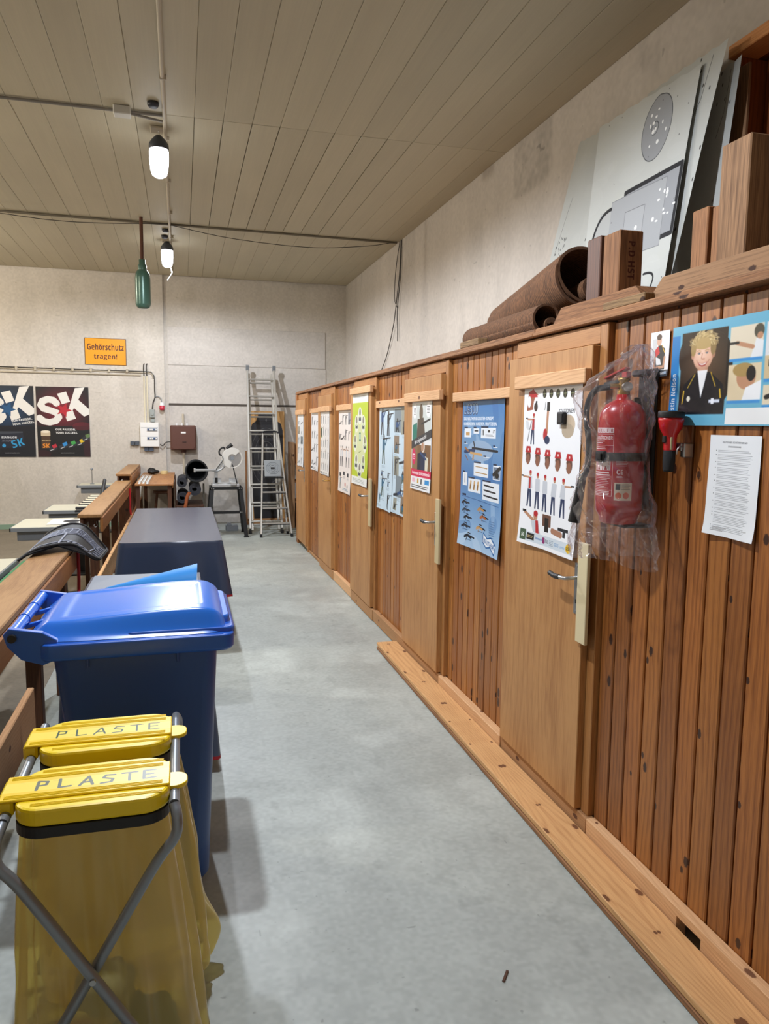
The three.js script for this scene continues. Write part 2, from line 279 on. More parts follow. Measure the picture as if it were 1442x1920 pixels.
// ---------------------------------------------------------------- the row of timber cubicles along the right
const DOORS = [[-2.565, -3.31], [-4.285, -5.05], [-6.0, -6.78], [-7.72, -8.5], [-9.45, -10.2]];
const PART = struct('wall_partition', null);
{
  const backing = mat({ map: T.pine, color: lin(0.45, 0.3, 0.24), roughness: 0.7 });
  const fields = [[-0.5, -2.505, 0.0935], [-3.31, -4.225, 0.083], [-5.05, -5.94, 0.081], [-6.78, -7.66, 0.08], [-8.5, -9.39, 0.081]];
  for (const [a, b, w] of fields) {
    const n = Math.round((a - b) / w), s = (a - b) / n;
    mesh('backing', cb(XP + 0.014, XP + 0.03, 0.03, 2.04, a, b, 0, 'y'), backing, PART);
    for (let k = 0; k < n; k++) { const g = rr(0.006, 0.009); mesh('board', wb(XP + rr(0, 0.002), XP + 0.016, 0.04, 2.032 - rr(0, 0.004), a - s * k - g / 2, a - s * (k + 1) + g / 2, 0.004, 'y'), M.pines[Math.floor(rnd() * 6)], PART); }
  }
  mesh('corner_post', wb(1.515, XP + 0.03, 0.0, 2.035, -10.205, -10.3, 0.004, 'y'), M.pineD, PART);
  mesh('end_panel', cb(1.515, XW - 0.002, 0.0, 2.035, -10.3, -10.33, 0.003, 'y', 3, 2), M.pineC, PART);
  for (const [x0, x1] of [[0.2, -3.1], [-3.1, -6.4], [-6.4, -10.34]]) mesh('top_moulding', [wb(1.512, XP + 0.02, 2.04, 2.058, x0 - 0.001, x1 + 0.001, 0.004, 'z'), wb(1.524, XP + 0.02, 2.054, 2.076, x0 - 0.001, x1 + 0.001, 0.005, 'z')], M.oldRed, PART);
  mesh('roof', cb(XP + 0.02, XW - 0.002, 2.04, ROOF, 0.2, -10.34, 0.002, 'z', 1, 1), M.old, PART);
  // plinth boards at the foot; the near one has a notch with the sole plate behind it
  const z = [[-2.495, -3.318, M.rawDirty, 0], [-3.325, -4.262, M.raw, 1], [-4.268, -5.94, M.rawDirty, 0], [-5.95, -6.78, M.rawDirty, 1], [-6.79, -7.66, M.raw, 0], [-7.67, -8.46, M.rawDirty, 1], [-8.5, -9.39, M.rawDirty, -1]];
  for (const [a, b, m, k] of z) mesh('plinth_board', wb(k < 0 ? 1.54 : 1.516 - 0.006 * k, XP + (k < 0 ? 0.01 : 0.002), 0.004, k < 0 ? 0.035 : 0.1 - 0.002 * k, a, b, 0.004, 'z'), m, PART);
  const nb = extr([[0.3, 0.004], [1.805, 0.004], [1.805, 0.076], [1.925, 0.076], [1.925, 0.004], [2.488, 0.004], [2.488, 0.102], [0.3, 0.102]], 0.034, 0.002);
  nb.rotateY(Math.PI / 2); nb.translate(1.516, 0, 0); { const p = nb.attributes.position, u = nb.attributes.uv; for (let i = 0; i < p.count; i++) u.setXY(i, p.getY(i) + p.getX(i) + 0.4, p.getZ(i) + 5); }
  mesh('plinth_board', nb, M.raw, PART);
  mesh('sole_plate', wb(XP + 0.032, XP + 0.09, 0.002, 0.06, -0.5, -2.49, 0.003, 'z'), M.raw, PART);
  // battens that pin the posters to the boards
  for (const [a, b, y0, y1] of [[-4.137, -3.322, 1.782, 1.833], [-5.93, -5.045, 1.778, 1.833], [-7.555, -6.79, 1.78, 1.837], [-9.2, -8.535, 1.776, 1.828]])
    mesh('batten', wb(XP - 0.03, XP, y0, y1, a, b, 0.003, 'z'), M.raw, PART);
}
DOORS.forEach(([zr, zl], i) => {
  const d = struct('door_' + (i + 1), null), b = i === 4 ? 0.075 : 0.106, top = 1.955;
  mesh('leaf', wb(1.502, 1.536, b, top, zr, zl + 0.004, 0.003, 'y'), M.veneer, d);
  mesh('jamb', wb(1.53, XP + 0.02, i === 4 ? 0 : 0.1, 2.034, zr + 0.003, zr + 0.056, 0.003, 'y'), M.frame, d);
  mesh('jamb', wb(1.54, XP + 0.02, 0.1, 2.034, zl - 0.002, zl + 0.02, 0.002, 'y'), M.frame, d);
  mesh('header', wb(1.532, XP + 0.02, 1.96, 2.034, zl + 0.02, zr + 0.002, 0.003, 'z'), M.frame, d);
  if (i === 4) mesh('threshold', wb(1.535, XP + 0.02, 0.03, 0.07, zr - 0.02, zr - 0.24, 0.003, 'z'), M.raw, d);
  // batten over the poster
  const by = [1.812, 1.797, 1.908, 1.777, 1.762][i], bh = [0.057, 0.06, 0.056, 0.056, 0.06][i], bz = [[-3.19, -2.567], [-4.968, -4.232], [-6.694, -5.93], [-8.358, -7.69], [-10.1, -9.43]][i];
  mesh('batten', wb(1.474, 1.502, by, by + bh, bz[0], bz[1], 0.003, 'z'), M.raw, d);
  if (i < 3) mesh('latch_strip', wb(1.487, 1.502, 0.803, 1.2, zr - 0.022, zr + 0.05, 0.002, 'y'), mat({ color: i ? 0xbfae86 : 0xd3c6a0, roughness: 0.6 }), d);
  // handle: back plate, keyhole, lever with a dark grip
  const zc = zr - (i === 3 ? 0.03 : 0.045), metal = i === 3 ? mat({ color: 0xb98f4a, metalness: 0.85, roughness: 0.35 }) : M.steel;
  const pl = mesh('handle_plate', wb(1.498, 1.502, 0.905, 1.112, zc - 0.018, zc + 0.018, 0.002, 'y'), metal, d);
  mesh('keyhole', cb(1.4972, 1.4995, 0.948, 0.966, zc - 0.004, zc + 0.004, 0.001, 'y'), M.black, pl);
  for (const y of [0.918, 1.1]) mesh('screw', rod([1.4965, y, zc], [1.4995, y, zc], 0.004), M.greySteel, pl);
  const hd = mesh('handle', tube([[1.5, 1.052, zc], [1.468, 1.052, zc], [1.45, 1.051, zc - 0.006], [1.445, 1.05, zc - 0.022], [1.445, 1.049, zc - 0.05]], 0.0075, 24, 10), metal, d);
  mesh('grip', tube([[1.445, 1.049, zc - 0.045], [1.4455, 1.046, zc - 0.085], [1.448, 1.05, zc - 0.13]], 0.0105, 16, 10), i === 3 ? metal : M.black, hd);
});
// ---------------------------------------------------------------- printed sheets on the cubicle front
function paper(zl, zr, yt, yb, x, o = {}) { // zl is the far edge; slight waves, lower corners lifting
  const { wave = 0.003, curl = 0.006, n = 14, skew = [0, 0, 0, 0], ph = rr(0, 6) } = o;
  const g = surf(n, n, (u, v) => {
    const z = lerp(zl, zr, u), y = lerp(yb + lerp(skew[2], skew[3], u), yt + lerp(skew[0], skew[1], u), v), f = 1 - v;
    return [x - 0.0015 - wave * f * (0.86 + 0.5 * Math.sin(u * 7 + ph + v * 2.5) + 0.35 * Math.sin(v * 9 + ph * 2)) - curl * Math.pow(f, 6) * (0.4 + 0.6 * Math.abs(u - 0.5) * 2), y, z];
  });
  return g;
}
const paperMat = (t, r = 0.35) => mat({ map: t, roughness: r, side: THREE.DoubleSide });
const TX = (c, s, x, y, f, col, al = 'left') => { c.font = f; c.fillStyle = col; c.textAlign = al; c.fillText(s, x, y); };
const RC = (c, x, y, w, h, col) => { c.fillStyle = col; c.fillRect(x, y, w, h); };
const EL = (c, x, y, a, b, col, r = 0) => { c.fillStyle = col; c.beginPath(); c.ellipse(x, y, a, b, r, 0, 7); c.fill(); };
const PG = (c, pts, col) => { c.fillStyle = col; c.beginPath(); pts.forEach(([x, y], i) => (i ? c.lineTo(x, y) : c.moveTo(x, y))); c.closePath(); c.fill(); };
const LN = (c, pts, w, col) => { c.strokeStyle = col; c.lineWidth = w; c.lineCap = 'round'; c.lineJoin = 'round'; c.beginPath(); pts.forEach(([x, y], i) => (i ? c.lineTo(x, y) : c.moveTo(x, y))); c.stroke(); };
const lines = (c, x, y, w, n, dy, h, col, rag = 0.25) => { for (let k = 0; k < n; k++) RC(c, x, y + k * dy, w * (1 - rnd() * rag), h, col); };
const SKIN = '#b98a6c';
// standing marksman: feet at x,y, height h, arm 0 none / 1 right / -1 left
function man(c, x, y, h, shirt, legs, cap, arm = 0, lean = 0) { c.save(); c.translate(x, 0); c.scale(1.2, 1); man0(c, 0, y, h, shirt, legs, cap, arm, lean); c.restore(); }
function man0(c, x, y, h, shirt, legs, cap, arm = 0, lean = 0) {
  const s = h / 100;
  PG(c, [[x - 9 * s, y - 48 * s], [x + 8 * s, y - 48 * s], [x + 10 * s, y], [x + 4 * s, y], [x, y - 40 * s], [x - 6 * s, y], [x - 12 * s, y]], legs);
  PG(c, [[x - 9 * s + lean * s, y - 82 * s], [x + 9 * s + lean * s, y - 82 * s], [x + 8 * s, y - 47 * s], [x - 9 * s, y - 47 * s]], shirt);
  EL(c, x + lean * s, y - 90 * s, 5.5 * s, 7 * s, SKIN); EL(c, x + lean * s, y - 94 * s, 6 * s, 4.5 * s, cap);
  if (arm) { LN(c, [[x + lean * s + 7 * s * arm, y - 79 * s], [x + 32 * s * arm, y - 80 * s]], 5 * s, SKIN); RC(c, arm > 0 ? x + 31 * s : x - 44 * s, y - 84 * s, 13 * s, 4 * s, '#1d1d22'); LN(c, [[x - 7 * s * arm, y - 78 * s], [x - 11 * s * arm, y - 52 * s]], 4 * s, shirt); } else for (const q of [-1, 1]) LN(c, [[x + 9 * s * q + lean * s, y - 79 * s], [x + 10 * s * q, y - 50 * s]], 4 * s, shirt);
}
// rifle shooter, standing, kneeling or prone
function rifleman(c, x, y, h, kind, a, b) { c.save(); c.translate(x, 0); c.scale(1.45, 1); rifle0(c, 0, y, h, kind, a, b); c.restore(); }
function rifle0(c, x, y, h, kind, a, b) {
  const s = h / 100;
  if (kind === 2) { LN(c, [[x - 50 * s, y - 4 * s], [x + 5 * s, y - 14 * s]], 13 * s, b); LN(c, [[x + 2 * s, y - 15 * s], [x + 30 * s, y - 26 * s]], 15 * s, a); EL(c, x + 36 * s, y - 36 * s, 6 * s, 7 * s, '#2a211d'); LN(c, [[x + 28 * s, y - 24 * s], [x + 46 * s, y - 6 * s], [x + 58 * s, y - 28 * s]], 6 * s, a); LN(c, [[x + 26 * s, y - 32 * s], [x + 88 * s, y - 36 * s]], 4 * s, '#15161a'); return; }
  const k = kind === 1 ? 0.62 : 1, hh = 100 * k;
  if (kind === 1) { PG(c, [[x - 14 * s, y], [x - 16 * s, y - 26 * s], [x + 14 * s, y - 26 * s], [x + 22 * s, y], [x + 14 * s, y], [x + 6 * s, y - 14 * s], [x - 4 * s, y]], b); } else PG(c, [[x - 10 * s, y - 50 * s], [x + 9 * s, y - 50 * s], [x + 13 * s, y], [x + 5 * s, y], [x, y - 42 * s], [x - 6 * s, y], [x - 14 * s, y]], b);
  const t = y - hh * s; PG(c, [[x - 12 * s, t + 18 * s], [x + 9 * s, t + 14 * s], [x + 11 * s, t + 52 * s * (kind ? 0.8 : 1)], [x - 12 * s, t + 52 * s * (kind ? 0.8 : 1)]], a);
  EL(c, x + 2 * s, t + 8 * s, 6 * s, 8 * s, '#2a211d'); LN(c, [[x - 8 * s, t + 20 * s], [x + 16 * s, t + 34 * s], [x + 26 * s, t + 16 * s]], 7 * s, a); LN(c, [[x - 8 * s, t + 16 * s], [x + 58 * s, t + 10 * s]], 4 * s, '#15161a');
}
function technique(c, w, h, o) { // training sheet: rows of small figures with captions
  RC(c, 0, 0, w, h, o.bg); const cols = o.cols, rows = o.rows, cw = w / cols, ch = (h - o.top - o.foot) / rows;
  if (o.head) o.head(c, w, h);
  for (let r = 0; r < rows; r++) for (let k = 0; k < cols; k++) {
    const x = cw * (k + 0.45), y = o.top + ch * (r + 0.92), q = (r * 3 + k * 2 + o.seed) % 5, f = ch * rr(0.62, 0.86);
    if (q === 4 && o.photo) { RC(c, x - cw * 0.36, y - ch * 0.8, cw * 0.72, ch * 0.76, ['#8f9298', '#a9a08f', '#6f7a80'][r % 3]); }
    if (o.kind === 'pistol') man(c, x, y, f, ['#2c3038', '#3a3f48', '#55585e'][(r + k) % 3], '#23262c', '#1e1e22', [1, 0, -1][(r + k) % 3], 0);
    else rifleman(c, x - cw * 0.1, y, f * 0.92, [0, 1, 0, 2, 1][q], o.ja[(r + k) % o.ja.length], o.jb[(r * 2 + k) % o.jb.length]);
    if (o.text && (r + k) % 2) lines(c, x - cw * 0.4, y - ch * 0.94, cw * 0.3, 4, 6, 2, '#8d9298');
  }
  if (o.foot) { RC(c, w * 0.04, h - o.foot + 6, w * 0.18, o.foot - 14, '#3c4045'); lines(c, w * 0.3, h - o.foot + 10, w * 0.6, 2, 10, 3, '#777'); }
}
const sheet = (name, z, y, x, t, label, o = {}, g = 'training posters along the cubicles') => { const p = one(name, paper(z[0], z[1], y[0], y[1], x, o), paperMat(t, o.rough ?? 0.35), label, 'poster', g); return p; };
const XD = 1.4995, XB = XP - 0.0025;
sheet('poster', [-10.03, -9.54], [1.762, 1.09], XD, canvasTex(300, 412, (c, w, h) => technique(c, w, h, { bg: '#e3e6e8', cols: 2, rows: 5, top: 6, foot: 14, seed: 1, kind: 'rifle', ja: ['#24272c', '#3d4a35', '#30353c'], jb: ['#22262c', '#2d333b'], photo: true })), 'narrow training poster with dark rifle figures on the farthest door');
sheet('poster', [-9.22, -8.73], [1.782, 1.088], XB, canvasTex(300, 420, (c, w, h) => technique(c, w, h, { bg: '#e9eaec', cols: 3, rows: 4, top: 4, foot: 30, seed: 2, kind: 'rifle', ja: ['#23262b', '#2f343c'], jb: ['#1f2227', '#343b44'], photo: false })), 'white poster of dark shooters on boards beside the farthest door');
sheet('poster', [-8.31, -7.79], [1.779, 1.092], XD, canvasTex(320, 420, (c, w, h) => {
  technique(c, w, h, { bg: '#e6e3df', cols: 4, rows: 5, top: 10, foot: 24, seed: 0, kind: 'pistol', photo: false }); RC(c, 14, 106, 52, 66, '#6f8a3c'); RC(c, 22, 114, 36, 50, '#23272a');
}), 'poster with rows of small dark standing figures on the door with brass handle');
sheet('poster', [-7.53, -6.965], [1.785, 0.968], XB, canvasTex(340, 480, (c, w, h) => {
  technique(c, w, h, { bg: '#ece3dc', cols: 4, rows: 2, top: 6, foot: 300, seed: 3, kind: 'rifle', ja: ['#2a2d33', '#454950'], jb: ['#23262b'], photo: true });
  RC(c, 0, 186, w, h, '#ece3dc'); for (const [x, q] of [[60, 1], [105, 1], [220, -1], [290, -1]]) man(c, x, 330, 125, '#cfd2d6', '#30343c', '#2a2a2d', q, q * 2);
  for (const [x, y] of [[50, 385], [150, 375], [260, 380]]) { RC(c, x - 20, y - 18, 46, 22, '#35393f'); lines(c, x - 20, y + 10, 60, 3, 6, 2, '#999'); } man(c, 60, 462, 82, '#5f7f96', '#3a4046', '#2b2b2e', 1); EL(c, 190, 430, 14, 12, '#c4574a'); EL(c, 250, 440, 12, 12, '#3b3f45'); lines(c, 120, 455, 190, 2, 8, 3, '#6b88a0');
}), 'cream poster with blue accents on boards left of the green poster');
sheet('poster', [-6.675, -6.085], [1.912, 1.116], XD, canvasTex(420, 590, (c, w, h) => {
  RC(c, 0, 0, w, h, '#b7c92c'); RC(c, 0, 0, w, 58, '#e6e8e4'); lines(c, 30, 14, 340, 1, 10, 12, '#b9bcb8', 0.1); RC(c, 0, h - 52, w, 52, '#e6e8e4'); RC(c, 40, h - 38, 14, 20, '#26322a'); lines(c, 90, h - 36, 280, 3, 9, 3, '#9aa09b');
  EL(c, w / 2, 320, 150, 208, '#d3d8a6');
  for (let k = 0; k < 8; k++) { const a = k / 8 * 6.283 - 1.57, x = w / 2 + 132 * Math.cos(a), y = 320 + 178 * Math.sin(a); EL(c, x, y, 50, 56, '#dfe2d2'); EL(c, x, y - 20, 24, 28, '#8a8577'); RC(c, x - 30, y + 8, 60, 24, '#4a5058'); RC(c, x - 18, y - 6, 36, 20, '#c3cfa0'); }
  RC(c, 190, 250, 44, 56, '#2f7d5c'); RC(c, 198, 258, 28, 34, '#d7e8df'); LN(c, [[180, 380], [250, 366]], 4, '#6c7d2a');
}), 'lime green poster with a ring of oval pictures on the middle door');
const zp6 = [[-5.905, -5.49], [-5.487, -5.075]];
zp6.forEach((z, i) => sheet('poster', z, [1.786, i ? 0.983 : 0.972], XB, canvasTex(320, 620, (c, w, h) => {
  RC(c, 0, 0, w, h, '#c6dbe8'); const ja = ['#2b4f7c', '#23282f', '#3a6a86'], jb = ['#26303a', '#1f2830', '#4b5e57'];
  const L = i ? [[90, 150, 130, 1, 1], [240, 160, 150, 1, 1], [75, 270, 100, 1, 1], [230, 330, 110, 2, 0], [70, 400, 110, 0, 1], [215, 440, 120, 1, 0], [130, 520, 120, 2, 1], [70, 600, 70, 1, 1], [240, 606, 96, 1, 1]] : [[80, 170, 165, 0, 0], [220, 175, 150, 0, 0], [120, 345, 180, 0, 0], [80, 420, 60, 1, 0], [235, 425, 62, 1, 0], [100, 545, 130, 0, 0], [235, 475, 60, 1, 0], [240, 610, 100, 0, 0], [50, 585, 60, 0, 0]];
  L.forEach(([x, y, q, k, box], n) => { if (box) RC(c, x - q * 0.5, y - q, q * 1.05, q * 1.02, ['#7d8a91', '#9b9c8f', '#8a7a6a'][n % 3]); rifleman(c, x - 6, y, q, k, ja[n % 3], jb[n % 3]); lines(c, x - 50, y + 8, 90, 3, 6, 2, '#93a7b5'); });
}), i ? 'right half of the pale blue rifle poster, with boxed photographs' : 'left half of the pale blue rifle poster, standing shooters on plain ground', { wave: 0.005, curl: 0.012 }));
sheet('poster', [-4.845, -4.43], [1.797, 1.221], XD, canvasTex(400, 560, (c, w, h) => {
  RC(c, 0, 0, w, h, '#e9ebec'); RC(c, 10, 10, w - 20, 230, '#cfd6d3'); EL(c, 60, 60, 36, 46, '#fbfbfb'); EL(c, 335, 52, 44, 48, '#fbfbfb'); lines(c, 38, 40, 46, 5, 9, 4, '#444'); lines(c, 305, 32, 60, 5, 9, 4, '#444');
  PG(c, [[20, 150], [110, 130], [120, 250], [20, 260]], '#1f7a6a'); EL(c, 190, 70, 36, 56, '#6a5a48'); PG(c, [[120, 110], [240, 100], [280, 220], [110, 240]], '#54483c'); LN(c, [[200, 140], [370, 110]], 12, '#2a2b2e');
  RC(c, 10, 270, w - 20, 160, '#7c5a3a'); RC(c, 10, 270, 120, 160, '#8a6b4a'); EL(c, 240, 280, 34, 38, '#d9cfc4'); EL(c, 232, 282, 22, 26, SKIN); PG(c, [[180, 320], [300, 320], [330, 440], [160, 440]], '#23304a'); PG(c, [[130, 330], [190, 320], [200, 440], [130, 440]], '#1b2436'); PG(c, [[280, 340], [340, 350], [330, 440], [280, 440]], '#d8d4c0'); LN(c, [[190, 320], [300, 360]], 16, '#2c4a78');
  PG(c, [[0, 250], [w, 170], [w, 222], [0, 302]], '#33363b'); c.save(); c.translate(70, 272); c.rotate(-0.2); TX(c, 'Wir zeigen es dir', 0, 0, 'bold 30px sans-serif', '#f4f4f4'); c.restore();
  EL(c, 52, 350, 40, 52, '#d4265c'); lines(c, 28, 332, 48, 3, 14, 6, '#ffe7ee'); RC(c, 0, 430, w, 46, '#cf2350'); TX(c, 'Komm zum Schützenverein', w / 2, 462, 'bold 27px sans-serif', '#fff', 'center');
  RC(c, 30, 488, 60, 26, '#e8b7c6'); RC(c, 140, 486, 30, 30, '#c99b27'); RC(c, 210, 486, 26, 34, '#44484d'); RC(c, 290, 488, 84, 28, '#2f8fd0'); lines(c, 20, 530, 360, 2, 12, 5, '#444', 0.1);
}), 'photo poster with black diagonal band and pink dot, second door from the fire extinguisher');
sheet('poster', [-4.032, -3.455], [1.781, 0.97], XB, canvasTex(640, 900, (c, w, h) => {
  const gr = c.createLinearGradient(0, 0, 0, h); gr.addColorStop(0, '#3f78b4'); gr.addColorStop(0.28, '#6f97bf'); gr.addColorStop(0.5, '#4a7cb4'); gr.addColorStop(1, '#a9c6e2'); RC(c, 0, 0, w, h, gr);
  c.globalAlpha = 0.25; for (let k = 0; k < 14; k++) EL(c, rr(0, w), rr(0, h), rr(40, 150), rr(20, 60), k % 2 ? '#dbe9f5' : '#2d5f9d', rr(0, 3)); c.globalAlpha = 1;
  c.font = 'bold 78px monospace'; c.lineWidth = 9; c.strokeStyle = '#1b2a48'; c.strokeText('LG300', 20, 76); c.fillStyle = '#8fb2d8'; c.fillText('LG300', 20, 76);
  TX(c, 'DAS WALTHER-BAUKASTEN-KONZEPT', 24, 116, 'bold 27px sans-serif', '#e8f0f8'); TX(c, 'KOMBINIEREN. VARIIEREN. PROFITIEREN.', 24, 148, 'bold 26px sans-serif', '#e8f0f8'); lines(c, 30, 162, 140, 2, 10, 6, '#1d3358'); c.save(); c.translate(0, 30); c.scale(1, 0.64);
  const card = (x, y, a, b) => { RC(c, x, y, a, b, '#e4ebf2'); RC(c, x, y - 12, a * 0.5, 14, '#1a2b47'); };
  card(40, 212, 110, 88); RC(c, 66, 250, 60, 30, '#c29a63'); card(190, 210, 90, 52); RC(c, 204, 230, 60, 12, '#23262b'); card(310, 204, 220, 96); LN(c, [[330, 226], [330, 270]], 10, '#222'); LN(c, [[348, 226], [348, 270]], 10, '#222'); EL(c, 430, 236, 16, 12, '#333'); LN(c, [[490, 250], [496, 226], [514, 226], [518, 250]], 5, '#333'); lines(c, 380, 268, 130, 2, 10, 4, '#777');
  EL(c, 300, 420, 200, 96, '#93aecb'); LN(c, [[180, 400], [560, 412]], 22, '#23272d'); LN(c, [[60, 440], [210, 420]], 34, '#2b3f66'); LN(c, [[150, 446], [330, 456]], 22, '#c8a06b'); LN(c, [[200, 470], [190, 510]], 20, '#b98f5c'); LN(c, [[60, 400], [110, 430]], 18, '#a06a3c'); LN(c, [[196, 340], [214, 384]], 16, '#1e2126'); LN(c, [[60, 470], [110, 520]], 10, '#8a5d3a'); card(44, 356, 52, 8); card(500, 372, 60, 8); card(360, 470, 90, 6);
  card(210, 536, 230, 124); for (const y of [570, 624]) LN(c, [[240, y], [420, y + 6]], 9, '#b18d5a'); card(510, 536, 100, 130); RC(c, 516, 552, 88, 108, '#6f7f92'); LN(c, [[520, 620], [600, 560]], 34, '#20242a'); EL(c, 566, 626, 26, 26, '#15181c');
  card(36, 640, 70, 130); LN(c, [[70, 660], [70, 740]], 8, '#444'); card(126, 690, 200, 130); for (const x of [168, 226, 284]) { LN(c, [[x, 720], [x - 10, 790]], 22, '#caa36c'); LN(c, [[x - 4, 750], [x - 12, 790]], 12, '#7b5a34'); } card(356, 696, 246, 170); for (const y of [730, 776, 826]) LN(c, [[380, y], [380 + (y - 500) * 0.62, y + 8]], 15, '#25292e');
  c.restore(); LN(c, [[30, 590], [600, 606]], 3, '#2c4f84'); RC(c, 36, 574, 60, 12, '#1a2b47');
  const gun = (x, y, k, col) => { LN(c, [[x, y + 14 * k], [x + 40 * k, y]], 16 * k, col); LN(c, [[x + 36 * k, y], [x + 130 * k, y + 8 * k]], 9 * k, '#20242a'); LN(c, [[x + 46 * k, y + 4 * k], [x + 90 * k, y + 12 * k]], 13 * k, col); LN(c, [[x + 40 * k, y - 14 * k], [x + 78 * k, y - 10 * k]], 6 * k, '#1c1f24'); LN(c, [[x + 34 * k, y + 10 * k], [x + 26 * k, y + 30 * k]], 8 * k, col); };
  [[36, 622, 0.9, '#26303c'], [50, 668, 0.9, '#33404e'], [80, 712, 0.9, '#24282d'], [50, 768, 1, '#2b3340'], [110, 826, 1.1, '#23282e'], [290, 640, 1, '#bb8f58'], [330, 684, 1, '#a8653c'], [280, 754, 1.05, '#c79a62']].forEach((q) => { gun(...q); lines(c, q[0] + 20, q[1] + 26, 90, 1, 8, 4, '#4a6688'); });
  lines(c, 480, 700, 90, 9, 13, 4, '#5c7aa0'); c.save(); c.translate(400, 800); c.rotate(0.14);
  PG(c, [[-12, -22], [60, -6], [120, -26], [200, 0], [196, 66], [120, 38], [60, 58], [-8, 40]], '#1d5c9e'); PG(c, [[-4, -14], [60, 2], [120, -18], [192, 8], [188, 54], [120, 30], [60, 50], [0, 34]], '#e8eef4'); TX(c, 'WALTHER', 4, 34, 'bold 38px sans-serif', '#1d5c9e'); c.restore();
}), 'tall blue poster of rifle parts on the boards between two doors', { wave: 0.005, curl: 0.012, rough: 0.22 });
sheet('poster', [-3.13, -2.62], [1.812, 1.12], XD, canvasTex(700, 950, (c, w, h) => {
  RC(c, 0, 0, w, h, '#eef1f4'); const cap = '#b3242d', sh = '#c4cad2', lg = '#26375a';
  PG(c, [[60, 20], [120, 6], [150, 24], [190, 40], [150, 50], [130, 80], [120, 128], [40, 134], [50, 80]], '#9a5a45'); PG(c, [[60, 26], [120, 2], [150, 26], [182, 54], [96, 54]], cap); EL(c, 70, 80, 24, 34, '#e9ecef'); EL(c, 160, 112, 24, 26, '#3a2d2a'); RC(c, 156, 76, 20, 26, '#2a2c30');
  for (let k = 0; k < 5; k++) { const x = 268 + k * 82, y = 36 + k * 2; EL(c, x, y, 24, 26, '#1c2016'); LN(c, [[x, y - 22], [x, y + 22]], 3, '#8b8f6a'); LN(c, [[x - 18, y], [x + 18, y]], 3, '#8b8f6a'); }
  man(c, 128, 336, 190, sh, lg, cap, -1, 4); PG(c, [[120, 182], [146, 182], [146, 250], [116, 250]], '#b42a30'); LN(c, [[104, 200], [60, 318]], 9, '#6a6e72'); PG(c, [[30, 190], [70, 200], [90, 260], [40, 240]], '#d4d8dc');
  LN(c, [[322, 100], [314, 190], [310, 260]], 26, SKIN); RC(c, 304, 86, 36, 52, '#1b1d20'); EL(c, 292, 276, 26, 36, cap); EL(c, 318, 306, 34, 24, lg); LN(c, [[284, 88], [278, 130]], 5, '#333');
  TX(c, 'STATIONEN', 450, 152, 'bold 32px sans-serif', '#3a3d42'); EL(c, 556, 216, 78, 56, '#c9b79f'); EL(c, 556, 250, 66, 40, '#b3a48f');
  for (let k = 0; k < 5; k++) { const x = 78 + k * 128, y = 386 + k * 7; EL(c, x, y + 26, 34, 46, '#5f3c30'); EL(c, x, y + 42, 24, 32, '#8a5c48'); PG(c, [[x - 40, y], [x - 26, y - 38], [x + 26, y - 38], [x + 40, y]], cap); EL(c, x, y - 18, 8, 8, '#e9c9c4'); EL(c, x - 36, y + 30, 9, 18, '#e8eaec'); }
  man(c, 116, 716, 226, sh, lg, cap, -1, 2); PG(c, [[106, 534], [128, 534], [128, 606], [104, 606]], '#b42a30'); man(c, 220, 722, 222, sh, lg, cap, 0); man(c, 318, 728, 222, sh, lg, cap, 0); man(c, 428, 734, 222, sh, lg, cap, 0, 3); man(c, 540, 738, 226, sh, lg, cap, 1);
  LN(c, [[70, 752], [190, 796]], 22, SKIN); RC(c, 40, 738, 46, 14, '#1b1d20'); EL(c, 210, 766, 26, 28, SKIN); EL(c, 212, 750, 28, 18, cap); PG(c, [[150, 800], [240, 784], [280, 866], [190, 866]], sh); PG(c, [[210, 792], [244, 790], [262, 866], [222, 866]], '#b42a30'); RC(c, 300, 742, 110, 70, '#6b4a3c'); RC(c, 330, 760, 50, 84, '#23211f'); LN(c, [[430, 826], [540, 836]], 34, '#a77a62'); RC(c, 500, 796, 120, 18, '#23262b'); RC(c, 560, 800, 30, 46, '#2d3035');
  RC(c, 26, 868, 650, 60, '#cdd8e0'); RC(c, 30, 860, 74, 66, '#3f5a44'); TX(c, '50', 46, 906, 'bold 34px sans-serif', '#dfe6e0'); RC(c, 116, 876, 92, 40, '#1e2022'); lines(c, 124, 890, 76, 2, 10, 4, '#b9a87a'); TX(c, 'feinwerk', 222, 904, 'bold 20px sans-serif', '#2b5fa8'); RC(c, 312, 880, 30, 36, '#8a2f6a'); TX(c, 'ESD', 344, 908, 'bold 26px sans-serif', '#445'); lines(c, 402, 884, 60, 4, 9, 4, '#8fa0ae'); TX(c, 'SIUS', 470, 908, 'bold 26px sans-serif', '#6d96c0'); TX(c, 'centra', 542, 908, '20px sans-serif', '#4d8cc4'); EL(c, 640, 896, 32, 26, '#e0b520'); TX(c, 'DSB', 640, 906, 'bold 26px sans-serif', '#222', 'center');
}), 'white poster of red capped pistol shooters on the nearest door', { wave: 0.004, curl: 0.014, rough: 0.28, skew: [0, 0, 0, 0] });
